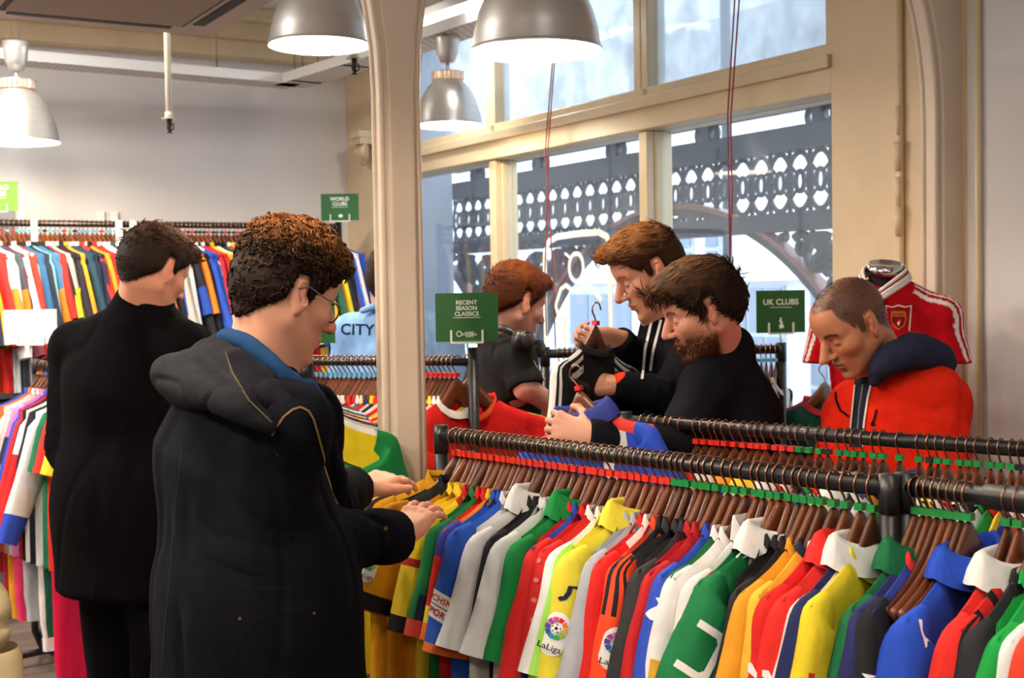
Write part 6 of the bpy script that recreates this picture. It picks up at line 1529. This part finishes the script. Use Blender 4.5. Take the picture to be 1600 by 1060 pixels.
# ============ P3: ginger hair, grey t-shirt
T = dict(neck=D(786, 527, 4.27), chest=D(784, 610, 4.30), hip=D(785, 770, 4.32), yaw=35)
arms = [(D(806, 556, 4.14), D(822, 606, 4.10), D(872, 640, 4.14), dict(x=(1, .1, -.2), back=(-.1, -.6, .8), arm=.10, wr=.030, h=.004), False), (D(790, 550, 4.45), D(830, 640, 4.5), D(870, 650, 4.5), None, True)]
hd = dict(c=D(806, 474, 4.25), yaw=33, pitch=18, s=1.0, skin='#e0a894', hair='#4c220e', hair2='#86481f', brow='#8a4a28', h=.0036, seed=33,
          hs=dict(top=.022, side=.012, amp=.002, freq=80, locks=2600, len=.024, flow=(.8, 0, -.1), lift=.30, jit=.22, lockz=-.1, sidep=1, sidelen=.8, thick=.0017, quiff=True))
L = legs_for(T, 35)
p3, org, M, s = person('ginger-haired young man in a dark grey t-shirt with headphones round his neck', hd, T, arms, L, '#d9a08c')
trousers_for(p3, org, L, 35, '#23283a')
jacket(p3, org, T, [(a[0], a[1]-(a[1]-a[0])*.12, a[1]) for a in arms], .93, .175, '#2c2b2c', h=.009, sl=.058, cuff=.052, folds=.003, seed=4, name='t_shirt')
b = MB(); b.tube([p-org for p in (D(756, 520, 4.20), D(766, 510, 4.14), D(788, 514, 4.10), D(808, 524, 4.08), D(822, 538, 4.12))], .012, 8, mat('black_plastic')); b.build('headphone_band', None, p3)
for (x, y, d) in ((817, 532, 4.06), (836, 545, 4.38)):
    b = MB(); c = D(x, y, d)-org; b.tube([c+Vector((-.012, .012, 0)), c+Vector((.014, -.02, .0))], [.034, .030], 16, mat('black_plastic')); b.tube([c+Vector((.014, -.02, 0)), c+Vector((.017, -.024, 0))], [.026, .022], 16, mat('grey_plastic', '#3c3c40', .3)); b.build('ear_cup', None, p3)
strip('backpack_strap', p3, org, [D(744, 536, 4.16), D(752, 526, 4.17), D(764, 522, 4.22), D(775, 524, 4.3)], .018, .005, mat('khaki_webbing', '#6a6048', .85))
strip('lanyard', p3, org, [D(818, 540, 4.10), D(826, 551, 4.09), D(838, 572, 4.09), D(850, 596, 4.12)], .0022, .002, mat('white_cord', '#d8dce2', .6))
# ============ P4: tall man, black track jacket with white piping
T = dict(neck=D(1040, 498, 4.05), chest=D(1056, 590, 4.08), hip=D(1062, 790, 4.10), yaw=195)
arms = [(D(1088, 545, 3.95), D(1046, 618, 3.80), D(957, 603, 3.74), dict(x=(-1, .1, .05), back=(.1, -.7, .6), curl=(.8, .9, .9, .9), arm=.12, h=.0035), True),
        (D(1036, 540, 4.20), D(1016, 574, 4.02), D(966, 530, 3.88), dict(x=(-1, -.15, .05), back=(.0, -.8, -.55), curl=(1.0, 1.1, 1.1, 1.1), thumb=(.9, .2), arm=.12, h=.003), False)]
hd = dict(c=D(1015, 425, 4.0), yaw=187, pitch=27, s=1.10, skin='#d8987c', hair='#36200f', hair2='#7a4e26', h=.0034, seed=44, nose=1.15, brow='#7a4a2a',
          hs=dict(top=.024, side=.005, amp=.003, freq=70, locks=2400, len=.040, flow=(.9, 0, .35), lift=.35, jit=.20, lockz=.045, sidep=.35, sidelen=.25, thick=.0019, quiff=True, fwd=.008))
L = legs_for(T, 195)
p4, org, M, s = person('tall fair-haired man in a black track jacket with white piping holding up a striped jacket', hd, T, arms, L, '#b07a62')
trousers_for(p4, org, L, 195, '#17181e')
jk = jacket(p4, org, T, arms, .90, .20, '#101015', h=.008, sl=.064, cuff=.044, folds=.004, seed=14, extra=neckband(T, .035))
for pl in ([(1024, 487), (1017, 505), (1008, 545), (1004, 590)], [(1033, 499), (1029, 515), (1020, 550), (1016, 580)]): print_on(jk, 'white_piping', p4, org, 1018, 540, 3.9, poly_band(pxs(1018, 540, 3.9, pl), .008, '#e2e0de'))
print_on(jk, 'orange_patch', p4, org, 965, 592, 3.75, [(pxs(965, 592, 3.75, [(950, 598), (953, 588), (968, 582), (977, 581), (976, 588), (966, 598), (957, 604)]), '#d8402a')])
# ============ P5: bearded man, dark jacket
T = dict(neck=D(1124, 560, 3.68), chest=D(1136, 650, 3.72), hip=D(1140, 850, 3.72), yaw=160)
arms = [(D(1106, 604, 3.58), D(1056, 704, 3.44), D(918, 680, 3.36), dict(x=D(868, 664, 3.42)-D(912, 676, 3.38), back=Vector((.15, -1, .25)), curl=(.9, .9, .95, 1.0), spread=.18, thumb=(.8, .9), tcurl=.5, arm=.12, h=.0028, s=1.02), True),
        (D(1140, 600, 3.86), D(1080, 690, 3.98), D(1000, 690, 3.90), None, False)]
hd = dict(c=D(1097, 486, 3.6), yaw=183, pitch=20, s=1.06, skin='#dc9a80', hair='#20130b', hair2='#573820', h=.0030, seed=55, brow='#4a2c1c', beard=('#4e2818', .8), lip='#a8584c',
          hs=dict(top=.028, side=.018, amp=.004, freq=60, locks=3600, len=.050, curl=.003, turns=2.6, flow=(.9, 0, -.25), lift=.10, jit=.16, lockz=.0, sidep=.6, sidelen=.6, thick=.0024, quiff=True, fwd=.014))
L = legs_for(T, 170)
p5, org, M, s = person('bearded man with wavy brown hair and dark jacket looking at a blue shirt', hd, T, arms, L, '#d8a088')
trousers_for(p5, org, L, 170, '#15161c')
jk = jacket(p5, org, T, arms, .92, .232, None, h=.008, sl=.070, cuff=.046, folds=.004, seed=24, dfr=.66, colf=lambda P, N: np.array(lin('#15151b'))*(1-0*P[:, :1]), extra=lambda F: F.cone(D(1130, 575, 3.69), D(1142, 546, 3.67), .085, .070, .03))
b = MB(); c = D(921, 680, 3.365)-org; ax = (arms[0][1]-arms[0][2]).normalized(); b.tube([c, c+ax*.035], .040, 16, mat('dark_strap', '#2c2a28', .6), flat=.8); b.build('sleeve_cuff', None, p5)
r_ = np.random.RandomState(3); P, Q = head_geo(hd, M.inverted() @ T['neck']/1.06, .004); N = vnormals(P, Q); x, y, z = P.T
w = (smoothstep(-.045, -.060, z-.25*(x-.03)*(x < .03))*(x > -.005)*(z > -.118)*(x < .1)*(1-np.exp(-(((z+.0655)/.008)**2+(y/.024)**2))*(x > .07))).clip(0, 1); w = np.where((z > -.055) & (z < -.044) & (x > .078) & (np.abs(y) < .028), .8, w); I = r_.choice(len(P), 2600, p=w/w.sum())
S_ = 5; t = np.linspace(0, 1, S_)[None, :, None]; dn = N[I]*.5+np.array([.35, 0, -.9])+r_.normal(size=(2600, 3))*.3; dn /= np.linalg.norm(dn, axis=1, keepdims=True); pt = (P[I]-N[I]*.002)[:, None, :]+dn[:, None, :]*t*(.006+.010*r_.rand(2600))[:, None, None]
TP, TQ = tubes_np(pt, np.full((2600, S_), .0009)*(1-.7*np.linspace(0, 1, S_))[None, :], 3); cc = np.repeat(np.array(lin('#57301a'))[None]*(.6+.9*r_.rand(2600))[:, None], S_*3, 0)
mk('beard', [(xf(M, TP, s), TQ, cc)], HAIR, p5, org)
# ============ P6: red jacket, cropped hair
T = dict(neck=D(1382, 578, 3.50), chest=D(1402, 665, 3.52), hip=D(1408, 860, 3.55), yaw=205)
arms = [(D(1466, 628, 3.44), D(1478, 760, 3.36), D(1410, 800, 3.20), None, True), (D(1334, 640, 3.58), D(1310, 750, 3.46), D(1335, 800, 3.22), None, False)]
hd = dict(c=D(1330, 508, 3.42), yaw=201, pitch=33, s=1.02, skin='#cf8a66', hair='#2a1a13', hair2='#4a3226', h=.0026, seed=66, nose=1.6, beard=('#5a4238', .35), lid=-.0052, lip='#9a5a4a', brow='#1c1310',
          hs=dict(top=.001, side=.0008, amp=.0003, freq=90, recede=True, line=.010, noshell=True, locks=5200, len=.0045, lift=1.0, flow=(.3, 0, 0), jit=.5, thick=.0006, lockz=-1, sidep=1, sidelen=1))
L = legs_for(T, 205)
p6, org, M, s = person('man with cropped hair in a bright red jacket over a navy hooded top', hd, T, arms, L, '#cf8a66')
trousers_for(p6, org, L, 205, '#20242e')
jk = jacket(p6, org, T, arms, .95, .215, '#dd2a16', h=.0075, sl=.072, cuff=.05, folds=.009, seed=34)
hp = [D(1366, 596, 3.39), D(1380, 570, 3.36), D(1405, 556, 3.37), D(1438, 552, 3.42), D(1462, 560, 3.52), D(1440, 545, 3.66), D(1400, 550, 3.68)]; lo, hi = bounds(hp, .10)
def h6(F): F.chain(spline(hp, 5), rspline([.018, .030, .042, .050, .046, .036, .026], 5), .008); F.cone(D(1420, 548, 3.45), D(1478, 572, 3.50), .045, .026, .03)
garment('navy_hood', p6, org, h6, lo, hi, .007, '#2c3044', lambda P, N: .003*nz(P, 26, 3)-.003*np.exp(-(nz(P, 26, 9)/.12)**2))
cp = [D(1336, 592, 3.42), D(1347, 600, 3.36), D(1359, 598, 3.35), D(1370, 590, 3.36)]
print_on(jk, 'hoodie_front', p6, org, 1345, 640, 3.36, [(pxs(1345, 640, 3.36, [(1335, 590), (1364, 588), (1356, 620), (1350, 660), (1347, 700), (1326, 700), (1331, 640)]), '#262a38')]+poly_band(pxs(1345, 640, 3.36, [(1348, 600), (1342, 640), (1338, 690)]), .004, '#6a6c74'), 0, .003)
print_on(jk, 'white_zip_edge', p6, org, 1345, 640, 3.36, poly_band(pxs(1345, 640, 3.36, [(1364, 588), (1356, 620), (1350, 660), (1347, 700)]), .005, '#e0d6cc')+poly_band(pxs(1345, 640, 3.36, [(1335, 600), (1331, 640), (1326, 690)]), .004, '#d8cabe'), 0, .006)
print_on(jk, 'chest_pocket', p6, org, 1366, 650, 3.36, poly_band(pxs(1366, 650, 3.36, [(1370, 640), (1366, 655), (1363, 662)]), .006, '#2a1a1a')+[(circ(-.004, -.022, .006, 10), '#141216')], 0, .003)
print_on(jk, 'drawcord', p6, org, 1312, 630, 3.4, poly_band(pxs(1312, 630, 3.4, [(1305, 612), (1306, 625), (1313, 642), (1327, 652)]), .006, '#1a1416'), 0, .003)
# ============ person in the light blue CITY shirt
T = dict(neck=D(612, 486, 4.60), chest=D(622, 570, 4.63), hip=D(622, 760, 4.66), yaw=80)
arms = [(D(696, 520, 4.62), D(712, 640, 4.60), D(700, 700, 4.8), None, False), (D(548, 520, 4.66), D(536, 640, 4.66), D(560, 700, 4.85), None, True)]
hd = dict(c=D(612, 444, 4.6), yaw=70, pitch=10, s=1.0, skin='#d8a08a', hair='#2a1c16', h=.005, seed=77, hs=dict(top=.018, side=.010, amp=.003, locks=600, len=.02, flow=(.5, 0, .2), thick=.002))
L = legs_for(T, 80)
p7, org, M, s = person('person in a light blue shirt lettered CITY, mostly hidden behind the column', hd, T, arms, L, '#d8a08a')
trousers_for(p7, org, L, 80, '#262a36')
jk = jacket(p7, org, T, arms, .95, .205, '#7fa8d8', h=.010, sl=.062, folds=.003, seed=44, name='shirt')
print_on(jk, 'lettering', p7, org, 558, 516, 4.5, [(('text', 'CITY', .056, .012, 0, 0), '#1c2440')], -.03)
cp = [D(566, 486, 4.56), D(588, 478, 4.53), D(625, 478, 4.51), D(652, 488, 4.55)]; lo, hi = bounds(cp, .06)
garment('shirt_collar', p7, org, lambda F: F.chain(cp, [.012, .014, .014, .012], .01), lo, hi, .007, '#86aede')
# ============ red jersey on the mannequin
mc = D(1383, 430, 3.92); o = [q for q in bpy.data.objects if q.name.startswith('mannequin_bust')][0]; o.location = (mc.x, mc.y, 0)
JM = mc; f = Vector((-.30, -.95, 0)).normalized(); l = Vector((.95, -.30, 0)).normalized()
def jp(a, b_, z): return Vector((JM.x, JM.y, JM.z))+l*a+f*b_+Z*z
def jb(F):
    F.cone(jp(0, 0, -.13), jp(0, 0, -.30), .125, .150, .04, flat=f, fr=.72); F.cone(jp(0, 0, -.30), jp(0, 0, -.75), .150, .165, .05, flat=f, fr=.72)
    for sd in (1, -1): F.cone(jp(sd*.04, 0, -.075), jp(sd*.165, 0, -.125), .050, .058, .04); F.cone(jp(sd*.160, 0, -.13), jp(sd*.195, .01, -.31), .058, .066, .03)
    F.cone(jp(0, 0, .05), jp(0, 0, -.12), .050, .050, .004, op='sub'); F.cone(jp(.0, .03, .03), jp(-.028, .105, -.045), .040, .016, .006, op='sub')
lo, hi = bounds([jp(.3, 0, 0), jp(-.3, 0, 0), jp(0, 0, -.72)], .12)
jo = empty('red_jersey', (JM.x, JM.y, 0)); jorg = Vector((JM.x, JM.y, 0)); tipz = mc.z-.27
def jcol(P, N):
    q = P-A3(JM); a = q@A3(l); b_ = q@A3(f); z = q[:, 2]; aa = np.abs(a); c = np.tile(np.array(lin('#b8141c')), (len(P), 1)); wh = np.array(lin('#ece6e4'))
    e = b_   # three stripes run over the shoulder ridge and down the sleeve
    for k in (-.016, .004, .024): c[(np.abs(e-k-.026) < .0048) & (aa > .085) & (N[:, 2]+np.abs(N@A3(l)) > .45)] = wh
    return c
jers = garment('jersey_body', jo, jorg, jb, lo, hi, .006, jcol, lambda P, N: .003*nz(P, 16, 3, (1, 1, .5))-.003*np.exp(-(nz(P, 14, 8)/.1)**2), None, lambda P: np.maximum((jp(0, 0, -.70).z)-P[..., 2], np.where(np.abs((P-A3(JM))@A3(l)) > .165, tipz-P[..., 2], -1)))
J0 = (1400, 500, 3.8)
def jpx(p): return pxs(J0[0], J0[1], J0[2], p)
vr = spline([jp(-.02, -.062, .028), jp(.045, -.040, .024), jp(.062, .0, .014), jp(.050, .048, -.002), (jp(.015, .088, -.030)), jp(-.030, .112, -.064)], 5); vl = spline([jp(-.02, -.062, .028), jp(-.052, -.030, .022), jp(-.064, .01, .012), jp(-.060, .055, -.012), jp(-.045, .092, -.040), jp(-.030, .112, -.064)], 5)
for nm_, cl_, rr2, dz_, do_ in (('collar_band', '#ece6e4', .0055, .004, .0), ('collar_stripe', '#b01a28', .0040, -.004, .003), ('collar_edge', '#e8e2e0', .0075, -.014, .007), ('collar_edge', '#e8e2e0', .0070, -.024, .011)):
    b = MB()
    for pth in (vr, vl): b.tube([p+Z*dz_+(lambda q: Vector((q.x, q.y, 0)).normalized())(p-jp(0, 0, 0))*do_-jorg for p in pth], rr2, 8, fabric(cl_))
    b.build(nm_, None, jo)
cr_ = [(scalep([(-.040, .044), (-.02, .040), (0, .046), (.02, .040), (.040, .044), (.034, -.034), (-.036, -.034)], 1), '#ece4e0'), (scalep([(-.036, .040), (-.018, .036), (0, .041), (.018, .036), (.036, .040), (.030, -.034), (-.032, -.034)], 1), '#b01620')]+crest(.72, '#c8862c', '#8e1620', '#a81c24')+[(rrect(.040, .008, .002, 0, .022), '#c8862c'), (('text', 'LIVERPOOL', .0085, .01, 0, .012), '#e0b060'), ([(-.004, -.008), (.004, -.002), (.003, -.014), (-.002, -.018)], '#ece0dc')]
print_on(jers, 'club_crest', jo, jorg, 1404, 500, 3.8, cr_, 0, .003)
tag(jo, 'red short-sleeved jersey with white collar stripes and shield crest on the bust', 'shirt')
# ============ shirts being held up
def held(px, py, d, roll, wx, spec, seed, label, hlabel, clip):
    M0 = hframe(D(px, py, d), wx=Vector(wx).normalized()); M1 = M0 @ Matrix.Rotation(math.radians(roll), 4, 'Y')
    hanger(M1, clip, hlabel); Shirt(spec, seed).build('football_shirt', M1, label)
held(932, 484, 3.76, -6, (-.62, -.78, 0), K(c='#14141a', long=True, collar='crew', dip=.02, m=.034, T=.016, L=.40, ang=4, w=.21, cuff='#e4e4e2', cuffh=.004,
     sleeve=lambda s, d: '#e8e6e4' if (-.036 < s < -.022 or -.008 < s < .006 or .020 < s < .034) else '#14141a', body=lambda X, d, f: '#e8e6e4' if (abs(X) > .35 and (d < .008 or .018 < d < .030 or .045 < d < .065)) else '#14141a'), 71, 'black track jacket with three white stripes held up by the tall man', 'wooden hanger with copper hook inside the held black striped jacket', 'red')
held(900, 584, 3.45, 12, (-.78, .62, 0), K(c='#2444b0', collar='polo', cc='#232f7c', m=.03, T=.02, w=.225, L=.2, sleeve=lambda s, d: '#2348b8', body=lambda X, d, f: '#d83a30' if (d < .03 and abs(X) > .4) else ('#d9d8dc' if (X < -.25 and X > -.62) else '#2444b0')), 72, 'blue shirt with white panel and red shoulder held by the bearded man', 'wooden hanger with red size ring inside the held blue shirt', 'red')
